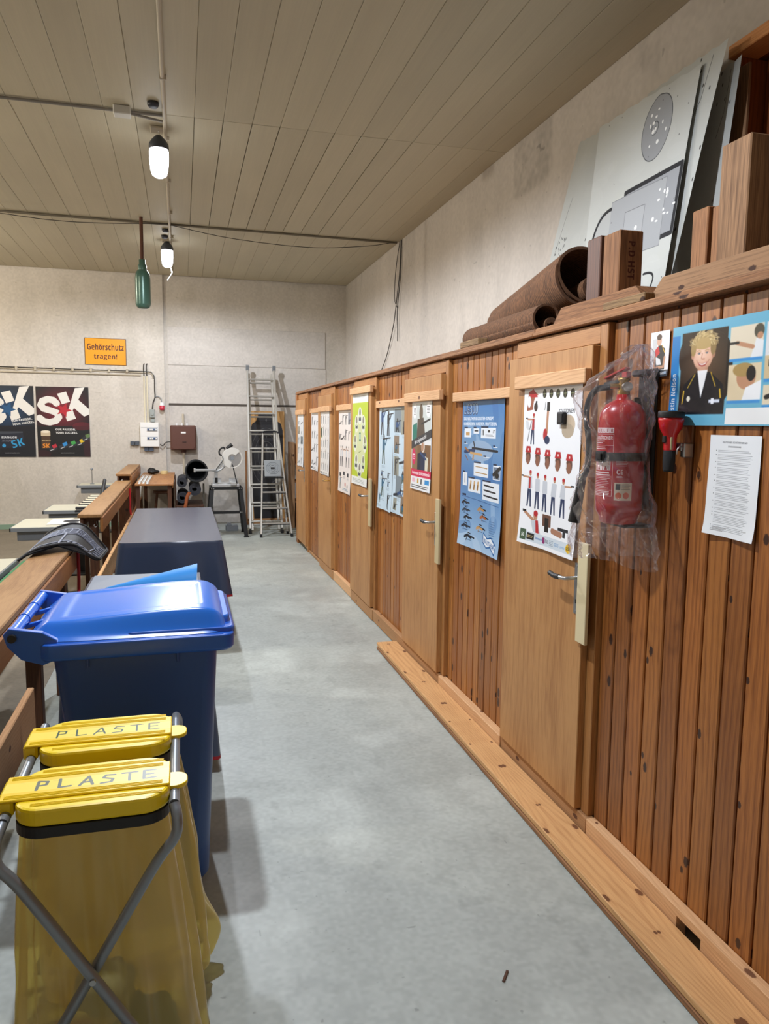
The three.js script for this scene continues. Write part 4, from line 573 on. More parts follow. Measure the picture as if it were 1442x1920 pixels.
// ---------------------------------------------------------------- blue wheelie bin
{
  const b = thing('wheelie_bin', 'blue plastic wheelie bin with dark blue body', 'bin');
  const blue = pmat({ color: 0x20488c, roughness: 0.4, clearcoat: 0.15, clearcoatRoughness: 0.3 }), lidM = pmat({ color: 0x2a74dc, roughness: 0.27, clearcoat: 0.25, clearcoatRoughness: 0.25 });
  const rimM = pmat({ color: 0x215bbe, roughness: 0.34, clearcoat: 0.15, clearcoatRoughness: 0.3 });
  const zc = -2.775, sec = (y, x0, x1, d, r) => rrect(x1 - x0, d, r, 6).map(([u, v]) => [(x0 + x1) / 2 + u, y, zc - v]);
  mesh('body', loft([sec(0.03, -0.3, 0.02, 0.42, 0.06), sec(0.035, -0.325, 0.045, 0.455, 0.06), sec(0.06, -0.338, 0.06, 0.475, 0.06), sec(0.5, -0.38, 0.08, 0.51, 0.05), sec(0.9, -0.42, 0.1, 0.54, 0.045), sec(0.93, -0.42, 0.1, 0.54, 0.045)]), blue, b);
  // rim: a deep lip round the top
  mesh('rim', loft([sec(0.893, -0.425, 0.105, 0.545, 0.045), sec(0.895, -0.452, 0.148, 0.592, 0.04), sec(0.905, -0.456, 0.155, 0.6, 0.04), sec(0.944, -0.456, 0.155, 0.6, 0.04), sec(0.95, -0.452, 0.151, 0.592, 0.038), sec(0.951, -0.4, 0.1, 0.5, 0.03)]), rimM, b);
  mesh('rim_step', loft([sec(0.93, -0.2, 0.158, 0.54, 0.03), sec(0.962, -0.2, 0.158, 0.54, 0.03), sec(0.966, -0.2, 0.15, 0.53, 0.03)]), rimM, b);
  // lid: a long dome, flat panel on top with rounded shoulders
  const lidTop = surf(80, 90, (u, v) => {
    const x = lerp(-0.492, 0.132, u), w = lerp(0.53, 0.56, sm(0, 0.25, u)) * (1 - 0.1 * Math.pow(Math.max(0, (u - 0.86) / 0.14), 3)), s = v * 2 - 1;
    const ends = Math.sqrt(Math.max(0, 1 - Math.pow(Math.max(0, (u - 0.84) / 0.16), 2.5))) * sm(-0.02, 0.1, u), e = Math.pow(Math.abs(s), 1);
    const skirt = 0.012 * (1 - Math.pow(e, 20)) * (0.4 + 0.6 * ends), sh = (1 - sm(0.79 + 0.03 * u, 0.97, e)) * ends, plate = (1 - sm(0.6, 0.66, e)) * (1 - sm(0.84, 0.88, u)) * sm(0.14, 0.19, u);
    return [x, 0.952 + skirt + sh * (lerp(0.036, 0.062, sm(0, 0.8, u)) + 0.009 * (1 - e * e)) - plate * 0.0045, zc - s * w / 2];
  });
  lidM.side = THREE.DoubleSide;
  const lid = mesh('lid', lidTop, lidM, b);
  mesh('lid_lip', loft([sec(0.958, 0.02, 0.142, 0.42, 0.03), sec(0.985, 0.02, 0.146, 0.41, 0.03), sec(0.99, 0.02, 0.14, 0.4, 0.03)]), lidM, lid);
  // handle bar, its ribs, cheeks and the hinge pins
  mesh('handle_bar', [rod([-0.528, 0.985, zc - 0.27], [-0.528, 0.985, zc + 0.27], 0.018, 0.018, 18), rod([-0.528, 0.985, zc + 0.08], [-0.528, 0.985, zc + 0.088], 0.0205, 0.0205, 18), rod([-0.528, 0.985, zc - 0.088], [-0.528, 0.985, zc - 0.08], 0.0205, 0.0205, 18)], lidM, b);
  for (const s of [-0.09, 0.09]) mesh('handle_arm', tb(0.1, 0.014, 0.018, [-0.478, 0.972, zc + s], [0, 0, 0.25]), lidM, b);
  for (const s of [-1, 1]) {
    const c = extr([[-0.55, 0.985], [-0.535, 1.003], [-0.44, 0.985], [-0.4, 0.96], [-0.4, 0.9], [-0.44, 0.885], [-0.5, 0.905], [-0.54, 0.95]], 0.018, 0.003); c.translate(0, 0, zc + s * 0.275 - 0.009);
    const ck = mesh('hinge_cheek', c, rimM, b); mesh('hinge_pin', rod([-0.526, 0.975, zc + s * 0.286], [-0.526, 0.975, zc + s * 0.298], 0.014, 0.013, 18), M.black, ck);
  }
  for (const s of [-1, 1]) { const w = mesh('wheel', [at(lathe([[0.07, -0.02], [0.095, -0.022], [0.1, -0.012], [0.1, 0.012], [0.095, 0.022], [0.07, 0.02]], 30), -0.36, 0.1, zc + s * 0.27, Math.PI / 2)], M.rubber, b); mesh('hub', rod([-0.36, 0.1, zc + s * 0.252], [-0.36, 0.1, zc + s * 0.288], 0.07, 0.07, 24), M.grey, w); }
  mesh('axle', rod([-0.36, 0.1, zc - 0.27], [-0.36, 0.1, zc + 0.27], 0.011), M.steel, b);
  for (const x of [-0.31, -0.03]) mesh('stiffener', wb(x - 0.004, x + 0.004, 0.86, 0.895, zc + 0.262, zc + 0.282, 0.002), blue, b);
  base(b, -0.15, 0, zc);
}
// ---------------------------------------------------------------- double stand for yellow sacks
const yel = pmat({ color: 0xf4d40c, roughness: 0.38, clearcoat: 0.1 });
{
  const s = thing('sack_stand', 'folding tubular stand with two yellow lids for refuse sacks', 'sack stand'), tubeM = mat({ color: 0x8d949b, metalness: 0.6, roughness: 0.38 });
  const r = 0.0125, xl = -0.398, xr = -0.036;
  mesh('side_rail', rod([xl, 0.775, -1.7], [xl, 0.775, -2.24], r), tubeM, s); mesh('side_rail', rod([xr, 0.775, -1.7], [xr, 0.775, -2.24], r), tubeM, s);
  const leg = (x0, x1, z, dz) => tube([[x0, 0.775, z - dz], [x0 + (x0 < -0.2 ? -0.006 : 0.006), 0.752, z - dz * 0.25], [x0, 0.71, z], [lerp(x0, x1, 0.12), 0.64, z], [lerp(x0, x1, 0.5), 0.369, z], [lerp(x0, x1, 0.9), 0.083, z], [x1, 0.012, z]], r, 60, 12);
  mesh('leg', leg(xl, 0.02, -1.645, 0.055), tubeM, s); mesh('leg', leg(xr, -0.455, -1.672, 0.03), tubeM, s); mesh('leg', leg(xl, 0.02, -2.29, -0.05), tubeM, s); mesh('leg', leg(xr, -0.455, -2.27, -0.03), tubeM, s);
  mesh('pivot', rod([-0.217, 0.417, -1.628], [-0.217, 0.417, -1.688], 0.007), M.steel, s);
  [[-1.79, 0.8, 0], [-2.085, 0.8, 1]].forEach(([z, y, far], i) => {
    const x = -0.212, lid = mesh('lid', (() => { const g = extr(rrect(0.318, 0.205, 0.055, 8), 0.026, 0.007); g.rotateX(-Math.PI / 2); g.translate(x, y - 0.026, z); return g; })(), yel, s);
    const ring = mesh('clamp_ring', (() => { const o = rrect(0.328, 0.215, 0.06, 8), q = rrect(0.306, 0.193, 0.05, 8); const g = extr(o, 0.022, 0.002, [q]); g.rotateX(-Math.PI / 2); g.translate(x, y - 0.058, z); return g; })(), M.black, s);
    const bt = canvasTex(760, 240, (c, w, h) => {
      RC(c, 0, 0, w, h, '#efc80c'); RC(c, 0, 74, w, 96, '#f2d84a'); const col = far ? '#24421a' : '#5c6558';
      c.strokeStyle = col; c.lineWidth = far ? 10 : 15; c.lineCap = 'round'; const L = { P: [[0, 60, 0, 0], [0, 0, 30, 6], [30, 6, 28, 28], [28, 28, 0, 32]], L: [[0, 0, 4, 58], [4, 58, 40, 54]], A: [[0, 60, 26, 0], [26, 0, 44, 60], [10, 40, 38, 38]], S: [[44, 6, 14, 4], [14, 4, 6, 22], [6, 22, 40, 36], [40, 36, 36, 56], [36, 56, 2, 60]], T: [[0, 4, 50, 2], [25, 3, 27, 60]], E: [[4, 0, 6, 60], [4, 0, 44, 0], [5, 30, 38, 28], [6, 60, 46, 56]] };
      [...'PLASTE'].forEach((q, k) => { for (const [a, b, d, e] of L[q]) { c.beginPath(); c.moveTo(150 + k * 96 + a * 1.35, 80 + b * 1.4); c.lineTo(150 + k * 96 + d * 1.35, 80 + e * 1.4); c.stroke(); } });
      for (let k = 0; k < 30; k++) { c.globalAlpha = 0.12; EL(c, rr(0, w), rr(0, h), rr(4, 30), rr(2, 8), '#8a8440'); } c.globalAlpha = 1;
    });
    const band = wb(x - 0.2, x + 0.166, y + 0.006, y + 0.0125, z - 0.06, z + 0.06, 0.002); const p = band.attributes.position, u = band.attributes.uv; for (let q = 0; q < p.count; q++) u.setXY(q, (p.getX(q) - x + 0.2) / 0.366, (z + 0.06 - p.getZ(q)) / 0.12);
    mesh('band', band, mat({ map: bt, roughness: 0.4 }), lid);
    mesh('hinge', [cb(x - 0.205, x - 0.17, y - 0.03, y + 0.01, z - 0.058, z + 0.058, 0.006)], yel, lid);
    const rib = []; for (const k of [-0.088, -0.083, -0.078, -0.052, -0.046, -0.04, 0.04, 0.046, 0.052, 0.078, 0.083, 0.088]) rib.push(cb(x - (Math.abs(k) < 0.06 ? 0.19 : 0.13), x + 0.15, y + (Math.abs(k) < 0.06 ? 0.0115 : 0.006), y + (Math.abs(k) < 0.06 ? 0.014 : 0.0085), z + k - 0.0012, z + k + 0.0012, 0.0008));
    mesh('rib', rib, yel, lid).userData.kind = 'stuff';
    const tab = extr(rrect(0.06, 0.07, 0.028, 8), 0.006, 0.002); tab.rotateX(-Math.PI / 2); tab.translate(x + 0.175, y - 0.014, z); mesh('tab', tab, yel, lid);
  });
  base(s, -0.215, 0, -1.95);
}
// ---------------------------------------------------------------- yellow sacks and what is in them
{
  const film = pmat({ color: 0xf6e9a4, transmission: 0.66, thickness: 0, roughness: 0.32, side: THREE.DoubleSide, ior: 1.45 });
  const sack = (cx, cz, top, bot, yT, yB, bulge, seed, corner) => surf(130, 70, (u, v) => {
    const a = u * Math.PI * 2, t = 1 - v, y = lerp(yB, yT, v), sq = (w) => { const c = Math.cos(a), s = Math.sin(a), p = 3; return Math.pow(Math.pow(Math.abs(c), p) + Math.pow(Math.abs(s), p), -1 / p) * w; };
    const k = Math.pow(t, 1.1), rx = lerp(top[0], bot[0], k) + bulge * Math.sin(Math.min(1, t * 1.05) * Math.PI) * 0.4, rz = lerp(top[1], bot[1], k), clo = t > 0.93 ? Math.sqrt(Math.max(0, 1 - Math.pow((t - 0.93) / 0.07, 2))) * 0.75 + 0.25 : 1;
    const fold = (0.004 + 0.011 * t) * (1.3 * Math.pow(Math.abs(Math.sin(a * 5.5 + seed + 0.5 * Math.sin(v * 3 + a))), 0.6) - 0.6 + 0.6 * Math.sin(a * 9 + seed + 1.2 * Math.sin(v * 3 + a)) + 0.7 * Math.sin(a * 17 + seed * 2 + v * 2) + 0.4 * ns(a * 14, v * 3, 601 + seed)) + 0.008 * t * ns(a * 5, v * 9, 611 + seed);
    const cr = corner * Math.exp(-Math.pow((a - 0.15) / 0.28, 2)) * Math.exp(-Math.pow((t - 0.84) / 0.11, 2)) + corner * Math.exp(-Math.pow((a - 6.43) / 0.28, 2)) * Math.exp(-Math.pow((t - 0.84) / 0.11, 2));
    return [cx + lerp(0, 0.02, t) + (sq(rx) * clo + fold + cr) * Math.cos(a), y, cz - (sq(rz) * clo + fold) * Math.sin(a)];
  }, true);
  one('yellow_sack', sack(-0.215, -1.845, [0.162, 0.1], [0.215, 0.135], 0.752, 0.012, 0.02, 1, 0), film, 'translucent yellow refuse sack hanging from the nearer lid', 'sack', 'yellow sacks');
  one('yellow_sack', sack(-0.205, -2.145, [0.162, 0.1], [0.215, 0.115], 0.752, 0.012, 0.05, 4, 0.055), film, 'translucent yellow refuse sack with pointed corner beside the blue bin', 'sack', 'yellow sacks');
  const lump = (r, s, cx, cy, cz) => at(surf(26, 18, (u, v) => { const a = u * 6.2832, b = (v - 0.5) * Math.PI, q = r * (1 + 0.22 * ns(Math.cos(a) * 2 + s, Math.sin(a) * 2 + v * 4, s) + 0.12 * ns(a * 4, v * 9, s + 3)); return [q * Math.cos(b) * Math.cos(a), q * Math.sin(b) * 0.8, -q * Math.cos(b) * Math.sin(a)]; }, true), cx, cy, cz);
  one('crumpled_packaging', lump(0.085, 3, -0.12, 0.1, -1.86), mat({ color: 0x2c4a3a, roughness: 0.6 }), 'dark green crumpled packaging inside the nearer yellow sack', 'rubbish');
  one('crumpled_packaging', lump(0.07, 7, -0.315, 0.08, -1.85), mat({ color: 0xb06a2c, roughness: 0.6 }), 'orange brown crumpled packaging inside the nearer yellow sack', 'rubbish');
  one('crumpled_packaging', lump(0.075, 12, -0.22, 0.235, -1.85), mat({ color: 0x6b6a5c, roughness: 0.6 }), 'grey crumpled packaging on top inside the nearer yellow sack', 'rubbish');
}
{ // two long planks stacked on the floor along the plinth
  one('floor_plank', wb(1.352, 1.506, 0.001, 0.0225, -5.18, -1.2, 0.003, 'z'), M.oldRed, 'reddish lower plank of the two on the floor along the cubicles', 'plank', 'planks on the floor');
  one('floor_plank', wb(1.357, 1.508, 0.0235, 0.048, -5.2, -1.2, 0.003, 'z'), M.rawB, 'long pale plank on top, lying along the cubicle plinth', 'plank', 'planks on the floor');
}
one('wood_splinter', tb(0.05, 0.004, 0.008, [0.905, 0.0025, -1.9], [0, 0.9, 0], 0.001), M.dark, 'small dark splinter lying on the bare floor', 'splinter');
// ---------------------------------------------------------------- shooting benches, tables and what lies on them, left
{
  const rail = (name, label, z0, z1, y, posts, opt = {}) => {
    const b = thing(name, label, 'bench', 'long benches along the range');
    mesh('top_plank', wb(-0.835, -0.652, y - 0.03, y, z0, z1, 0.005, 'z'), M.benchTop, b);
    mesh('fascia', wb(-0.668, -0.643, y - 0.15, y - 0.031, z0 - 0.03, z1 + 0.01, 0.004, 'z'), M.bench, b);
    mesh('rear_rail', wb(-0.82, -0.795, y - 0.11, y - 0.031, z0 - 0.03, z1 + 0.01, 0.003, 'z'), M.dark, b);
    for (const z of posts) mesh('post', wb(-0.765, -0.695, 0, y - 0.031, z - 0.035, z + 0.035, 0.004, 'y'), M.dark, b);
    for (const z of posts) mesh('cross_piece', wb(-0.795, -0.668, y - 0.07, y - 0.031, z - 0.036, z + 0.036, 0.003, 'x'), M.dark, b);
    return base(b, -0.74, 0, (z0 + z1) / 2);
  };
  rail('range_bench', 'long brown bench plank beside the blue bin, black mat on its end', -1.2, -4.95, 0.9, [-1.6, -2.85, -3.9, -4.75]);
  rail('range_bench', 'middle brown bench plank with hook, before the covered table', -6.44, -10.1, 0.9, [-6.6, -7.55, -8.55, -9.6]);
  rail('range_bench', 'short raised brown bench plank at the back wall', -10.12, -12.36, 0.985, [-10.3, -11.2, -12.2]);
  one('screw_hook', tube([[-0.7, 0.83, -6.51], [-0.69, 0.8, -6.48], [-0.705, 0.79, -6.47], [-0.715, 0.8, -6.48], [-0.71, 0.812, -6.485]], 0.003, 24, 6), M.steel, 'small bright open hook on the middle bench end', 'hook');
  // low boards set on edge below the benches
  const eb = (x0, y0, y1, z0, z1, m, label, cl) => { const t = thing('edge_board', label, 'board', 'low boards under the benches'); mesh('board', wb(x0, x0 + 0.028, y0, y1, z0, z1, 0.004, 'z'), m, t); for (const z of cl) mesh('cleat', wb(-0.694, x0, y0 + 0.04, y0 + 0.1, z - 0.03, z + 0.03, 0.003, 'x'), M.dark, t); base(t, x0, y0, (z0 + z1) / 2); };
  eb(-0.673, 0.3, 0.5, -1.2, -3.42, M.rawDirty, 'old board on edge behind the yellow sacks', [-1.6, -2.85]);
  eb(-0.641, 0.32, 0.5, -5.2, -8.95, M.rawB, 'pale board on edge beside the covered table', [-6.6, -7.55, -8.55]);
  eb(-0.646, 0.3, 0.49, -9.0, -12.2, M.oldRed, 'brown board on edge running to the back wall', [-9.6, -10.3, -11.2]);
  one('pipe_post', rod([-0.735, 0, -2.3], [-0.735, 0.868, -2.3], 0.028, 0.028, 20), M.white, 'light grey round post under the near bench', 'post');
  // red strap round a post
  one('red_chain', tube([[-0.63, 0.84, -9.55], [-0.63, 0.7, -9.56], [-0.635, 0.6, -9.6], [-0.632, 0.54, -9.62], [-0.63, 0.51, -9.63]], 0.012, 40, 6), M.red, 'red plastic chain hanging from the middle bench', 'chain');
  one('red_chain', tube([[-0.63, 0.86, -4.83], [-0.632, 0.7, -4.84], [-0.635, 0.55, -4.83], [-0.632, 0.38, -4.84]], 0.01, 30, 6), M.red, 'red plastic chain on a post below the black mat', 'chain');
  // black ribbed rubber mat hung over the bench end
  const m = thing('rubber_mat', 'curved black rubber car mat with grey ribs over the bench end', 'mat');
  const shape = (a, b, o = 0) => { const x = lerp(-0.9, -0.5, a) + 0.02 * b, z = -4.34 - 0.4 * a - 0.46 * b, arch = Math.sin(Math.PI * Math.min(1, a * 1.04)); return [x, 0.912 - 0.03 * (1 - sm(0, 0.25, a)) + (0.035 + 0.065 * b) * arch - 0.095 * sm(0.62, 1, a) + o, z]; };
  const corner = (a, b) => { const e = 0.16, q = (t) => t; let A = a, B = b; const dx = Math.max(0, Math.abs(a - 0.5) - (0.5 - e)), dy = Math.max(0, Math.abs(b - 0.5) - (0.5 - e)), d = Math.hypot(dx, dy); if (d > e) { const k = e / d; A = 0.5 + Math.sign(a - 0.5) * (0.5 - e + dx * k); B = 0.5 + Math.sign(b - 0.5) * (0.5 - e + dy * k); } return [A, B]; };
  const mm = M.rubber.clone(); mm.side = THREE.DoubleSide; mm.roughness = 0.5;
  mesh('sheet', [surf(30, 24, (u, v) => shape(...corner(u, v))), surf(30, 24, (u, v) => shape(...corner(u, v), -0.008))], mm, m);
  const ridge = (pts, w, h = 0.006) => { const n = 24, f = (t) => { const k = Math.min(pts.length - 1.001, t * (pts.length - 1)), i = Math.floor(k), q = k - i; return [lerp(pts[i][0], pts[i + 1][0], q), lerp(pts[i][1], pts[i + 1][1], q)]; }; return tube(Array.from({ length: n }, (_, i) => { const [a, b] = f(i / (n - 1)); return shape(...corner(a, b), h * 0.5); }), w, 48, 6); };
  mesh('border', ridge([[0.03, 0.5], [0.03, 0.05], [0.5, 0.02], [0.97, 0.05], [0.98, 0.5], [0.97, 0.95], [0.5, 0.98], [0.03, 0.95], [0.03, 0.5]], 0.007), mm, m);
  const gm = mat({ color: 0x8d93a2, roughness: 0.55 }); const rb = [];
  for (const b of [0.52, 0.58, 0.64, 0.7]) rb.push(ridge([[0.12, b], [0.9, b]], 0.004));
  for (let k = 0; k < 10; k++) rb.push(ridge([[0.12 + k * 0.085, 0.5], [0.14 + k * 0.085, 0.72]], 0.003));
  for (let k = 0; k < 6; k++) rb.push(ridge([[0.6 + k * 0.06, 0.06], [0.64 + k * 0.06, 0.12]], 0.005), ridge([[0.88, 0.2 + k * 0.1], [0.95, 0.2 + k * 0.1]], 0.005));
  rb.push(ridge([[0.5, 0.05], [0.52, 0.5]], 0.006), ridge([[0.12, 0.14], [0.12, 0.48], [0.88, 0.48], [0.84, 0.14], [0.12, 0.14]], 0.003));
  mesh('ribs', rb, gm, m).userData.kind = 'stuff';
  base(m, -0.74, 0.9, -4.65);
}
{ // shooting tables on the range
  const top = mat({ color: 0xc9c6b2, roughness: 0.6 });
  const table = (x0, x1, z0, z1, y, label) => {
    const t = thing('shooting_table', label, 'table', 'shooting tables on the range');
    mesh('top', cb(x0 + 0.012, x1 - 0.012, y - 0.01, y + 0.002, z0 - 0.012, z1 + 0.012, 0.001, 'z'), top, t);
    mesh('edge_frame', [cb(x0, x1, y - 0.035, y, z0, z0 - 0.012, 0.002), cb(x0, x1, y - 0.035, y, z1 + 0.012, z1, 0.002), cb(x0, x0 + 0.012, y - 0.035, y, z0, z1, 0.002), cb(x1 - 0.012, x1, y - 0.035, y, z0, z1, 0.002)], M.greySteel, t);
    mesh('box', cb(x0 + 0.05, x1 - 0.05, y - 0.12, y - 0.036, z0 - 0.05, z1 + 0.05, 0.004), M.grey, t);
    mesh('column', cb((x0 + x1) / 2 + 0.02, (x0 + x1) / 2 + 0.1, 0.02, y - 0.12, (z0 + z1) / 2 - 0.04, (z0 + z1) / 2 + 0.04, 0.004), M.blackMetal, t);
    mesh('base', cb(x0 + 0.1, x1 - 0.1, 0.0, 0.02, z0 - 0.1, z1 + 0.1, 0.004), M.blackMetal, t);
    return base(t, (x0 + x1) / 2, 0, (z0 + z1) / 2);
  };
  table(-1.47, -0.87, -7.05, -7.72, 0.72, 'grey shooting table carrying a paper target card');
  table(-1.42, -0.87, -8.36, -8.97, 0.72, 'grey shooting table behind the one with target card');
  table(-1.5, -0.95, -11.62, -12.1, 0.72, 'grey shooting table near the back wall with peg stand');
  table(-1.75, -1.09, -4.5, -5.48, 0.72, 'pale shooting table at the left picture edge, left of the bench');
  one('green_felt_board', wb(-1.072, -1.045, 0.45, 0.7, -3.9, -5.5, 0.003, 'z'), mat({ color: 0x2f7d4c, roughness: 0.6 }), 'green felt board on edge between bench and pale table', 'board');
  one('green_crate', [cb(-1.0, -0.86, 0.0, 0.62, -2.75, -3.3, 0.006)], mat({ color: 0x2a4a32, roughness: 0.7 }), 'dark green crate below the near bench', 'crate');
  one('target_card', (() => { const g = surf(8, 8, (u, v) => [lerp(-1.2, -0.88, u), 0.7235 + 0.002 * Math.sin(u * 6) * Math.sin(v * 5) + 0.002, lerp(-7.2, -7.62, v)]); return g; })(), mat({ map: canvasTex(256, 256, (c, w, h) => { RC(c, 0, 0, w, h, '#f0eee6'); EL(c, 150, 120, 58, 58, '#22242a'); RC(c, 206, 90, 50, 50, '#c9b48a'); }), roughness: 0.7, side: THREE.DoubleSide }), 'white target card with black disc on a shooting table', 'target card');
  const pg = thing('peg_stand', 'thin peg stand with round knob on the far shooting table', 'stand');
  mesh('peg', rod([-1.31, 0.73, -11.85], [-1.31, 0.93, -11.85], 0.006), M.steel, pg); mesh('knob', at(new THREE.SphereGeometry(0.02, 16, 12), -1.31, 0.945, -11.85), M.greySteel, pg); mesh('foot', rod([-1.31, 0.7225, -11.85], [-1.31, 0.731, -11.85], 0.03), M.greySteel, pg); base(pg, -1.31, 0.722, -11.85);
  one('barrel_tube', rod([-0.857, 0.75, -8.3], [-0.857, 0.99, -8.95], 0.02, 0.02, 14), M.black, 'black tube leaning beside the middle bench', 'tube');
  const sr = thing('slatted_rest', 'black and white slatted rest beside the middle bench', 'rest');
  mesh('tray', cb(-1.0, -0.882, 0.79, 0.81, -7.55, -8.9, 0.003), M.black, sr); for (let k = 0; k < 12; k++) mesh('slat', tb(0.115, 0.012, 0.03, [-0.941, 0.828, -7.6 - k * 0.11], [0.5, 0, 0]), k % 2 ? M.ivory : M.black, sr);
  for (const z of [-7.85, -8.25]) mesh('leg', cb(-0.96, -0.92, 0, 0.79, z - 0.02, z + 0.02, 0.003), M.dark, sr);
  base(sr, -0.94, 0, -8.05);
}
// ---------------------------------------------------------------- cloth-covered tables
function drape(x0, x1, z0, z1, y, drop, o = {}) { // returns cloth and hem geometry; z0 is the near edge
  const { fl = 0.05, n = 200, r = 0.02, seed = 1, corner = 0.07 } = o, cx = (x0 + x1) / 2, cz = (z0 + z1) / 2, out = rrect(x1 - x0, z0 - z1, r, 5), L = [];
  let len = 0; const acc = [0]; for (let i = 0; i < out.length; i++) { const a = out[i], b = out[(i + 1) % out.length]; len += Math.hypot(b[0] - a[0], b[1] - a[1]); acc.push(len); }
  for (let k = 0; k < n; k++) { const s = k / n * len; let i = 0; while (acc[i + 1] < s) i++; const a = out[i], b = out[(i + 1) % out.length], t = (s - acc[i]) / (acc[i + 1] - acc[i] || 1), x = lerp(a[0], b[0], t), w = lerp(a[1], b[1], t); let nx = b[1] - a[1], nz = -(b[0] - a[0]); const h = Math.hypot(nx, nz) || 1; nx /= h; nz /= h; const cd = Math.hypot(Math.max(0, Math.abs(x) - ((x1 - x0) / 2 - 0.16)), Math.max(0, Math.abs(w) - ((z0 - z1) / 2 - 0.16))); const cn = sm(0.16, 0.226, cd); const rad = Math.hypot(x, w); L.push([x, w, lerp(nx, Math.sign(x) * 0.7, cn), lerp(nz, Math.sign(w) * 0.7, cn), cn, s]); }
  const ring = (q) => L.map(([x, w, nx, nz, cn, s]) => { const e = q / drop, off = q < 0.01 ? q : 0.006 + e * (fl * (0.5 + 0.5 * Math.sin(s * 9 + seed)) + corner * cn + 0.012 * Math.sin(s * 23 + seed * 3)); return [cx + x + nx * off, y - q + 0.008 * e * Math.sin(s * 7 + seed), cz - (w + nz * off)]; });
  const secs = []; for (let k = 14; k >= 0; k--) secs.push(ring(drop * Math.pow(k / 14, 1.2)));
  const hem = loft([ring(drop + 0.016), ring(drop)], false, false), skirt = loft(secs, false, false);
  const flat = surf(30, 30, (u, v) => { const X = lerp(x0, x1, u), Z = lerp(z0, z1, v), e = Math.min(u, 1 - u, v, 1 - v); return [X, y + 0.0005 + (e > 0.001 ? 0.0025 * fbm(X * 3, Z * 2, 701 + seed, 3) + 0.0016 * Math.exp(-Math.pow((u - 0.22) / 0.02, 2)) : 0), Z]; });
  return [mg([skirt, flat]), hem];
}
{
  const cloth = mat({ color: 0x39435a, roughness: 0.24, side: THREE.DoubleSide }); const redH = mat({ color: 0x9c1420, roughness: 0.7, side: THREE.DoubleSide });
  const t = thing('covered_table', 'long table covered with dark cloth with red hem', 'table');
  const [c, h] = drape(-0.452, 0.268, -5.55, -7.78, 0.79, 0.4, { seed: 2 });
  const cm = mesh('cloth', c, cloth, t); mesh('hem', h, redH, cm); mesh('table_top', cb(-0.44, 0.256, 0.755, 0.785, -5.57, -7.76, 0.003, 'z'), M.old, t);
  for (const x of [-0.4, 0.21]) for (const z of [-5.65, -7.68]) mesh('leg', cb(x - 0.03, x + 0.03, 0, 0.755, z - 0.03, z + 0.03, 0.003), M.dark, t);
  base(t, -0.09, 0, -6.66);
  const t2 = thing('covered_table', 'low grey topped table between the blue bin and the long covered table', 'table');
  const [c2, h2] = drape(-0.53, 0.085, -3.5, -4.62, 0.74, 0.66, { seed: 5, fl: 0.03, corner: 0.05 });
  const cm2 = mesh('cloth', c2, cloth, t2); mesh('hem', h2, redH, cm2); mesh('grey_mat', cb(-0.515, 0.07, 0.744, 0.75, -3.52, -4.6, 0.002), mat({ color: 0x8c929c, roughness: 0.7 }), t2); mesh('table_top', cb(-0.52, 0.075, 0.705, 0.736, -3.51, -4.61, 0.003, 'z'), M.old, t2);
  for (const x of [-0.47, 0.03]) for (const z of [-3.58, -4.54]) mesh('leg', cb(x - 0.025, x + 0.025, 0, 0.705, z - 0.025, z + 0.025, 0.003), M.dark, t2);
  base(t2, -0.22, 0, -4.06);
  // bent light blue plastic sheet on the grey table: a shallow half cone
  const bs = surf(24, 24, (u, v) => { const r = lerp(0.004, 0.075, u), a = lerp(0.1, Math.PI * 0.95, v); return [lerp(-0.42, 0.055, u) + 0.01 * Math.sin(v * 3), 0.756 + r * 1.55 * Math.sin(a), -4.2 + r * 1.5 * Math.cos(a)]; });
  one('blue_plastic_sheet', [bs, (() => { const q = bs.clone(); q.translate(0, -0.003, 0); return q; })()], pmat({ color: 0x2f8fe0, roughness: 0.4, side: THREE.DoubleSide }), 'light blue plastic sheet bent to a cone behind the blue bin', 'plastic sheet');
}
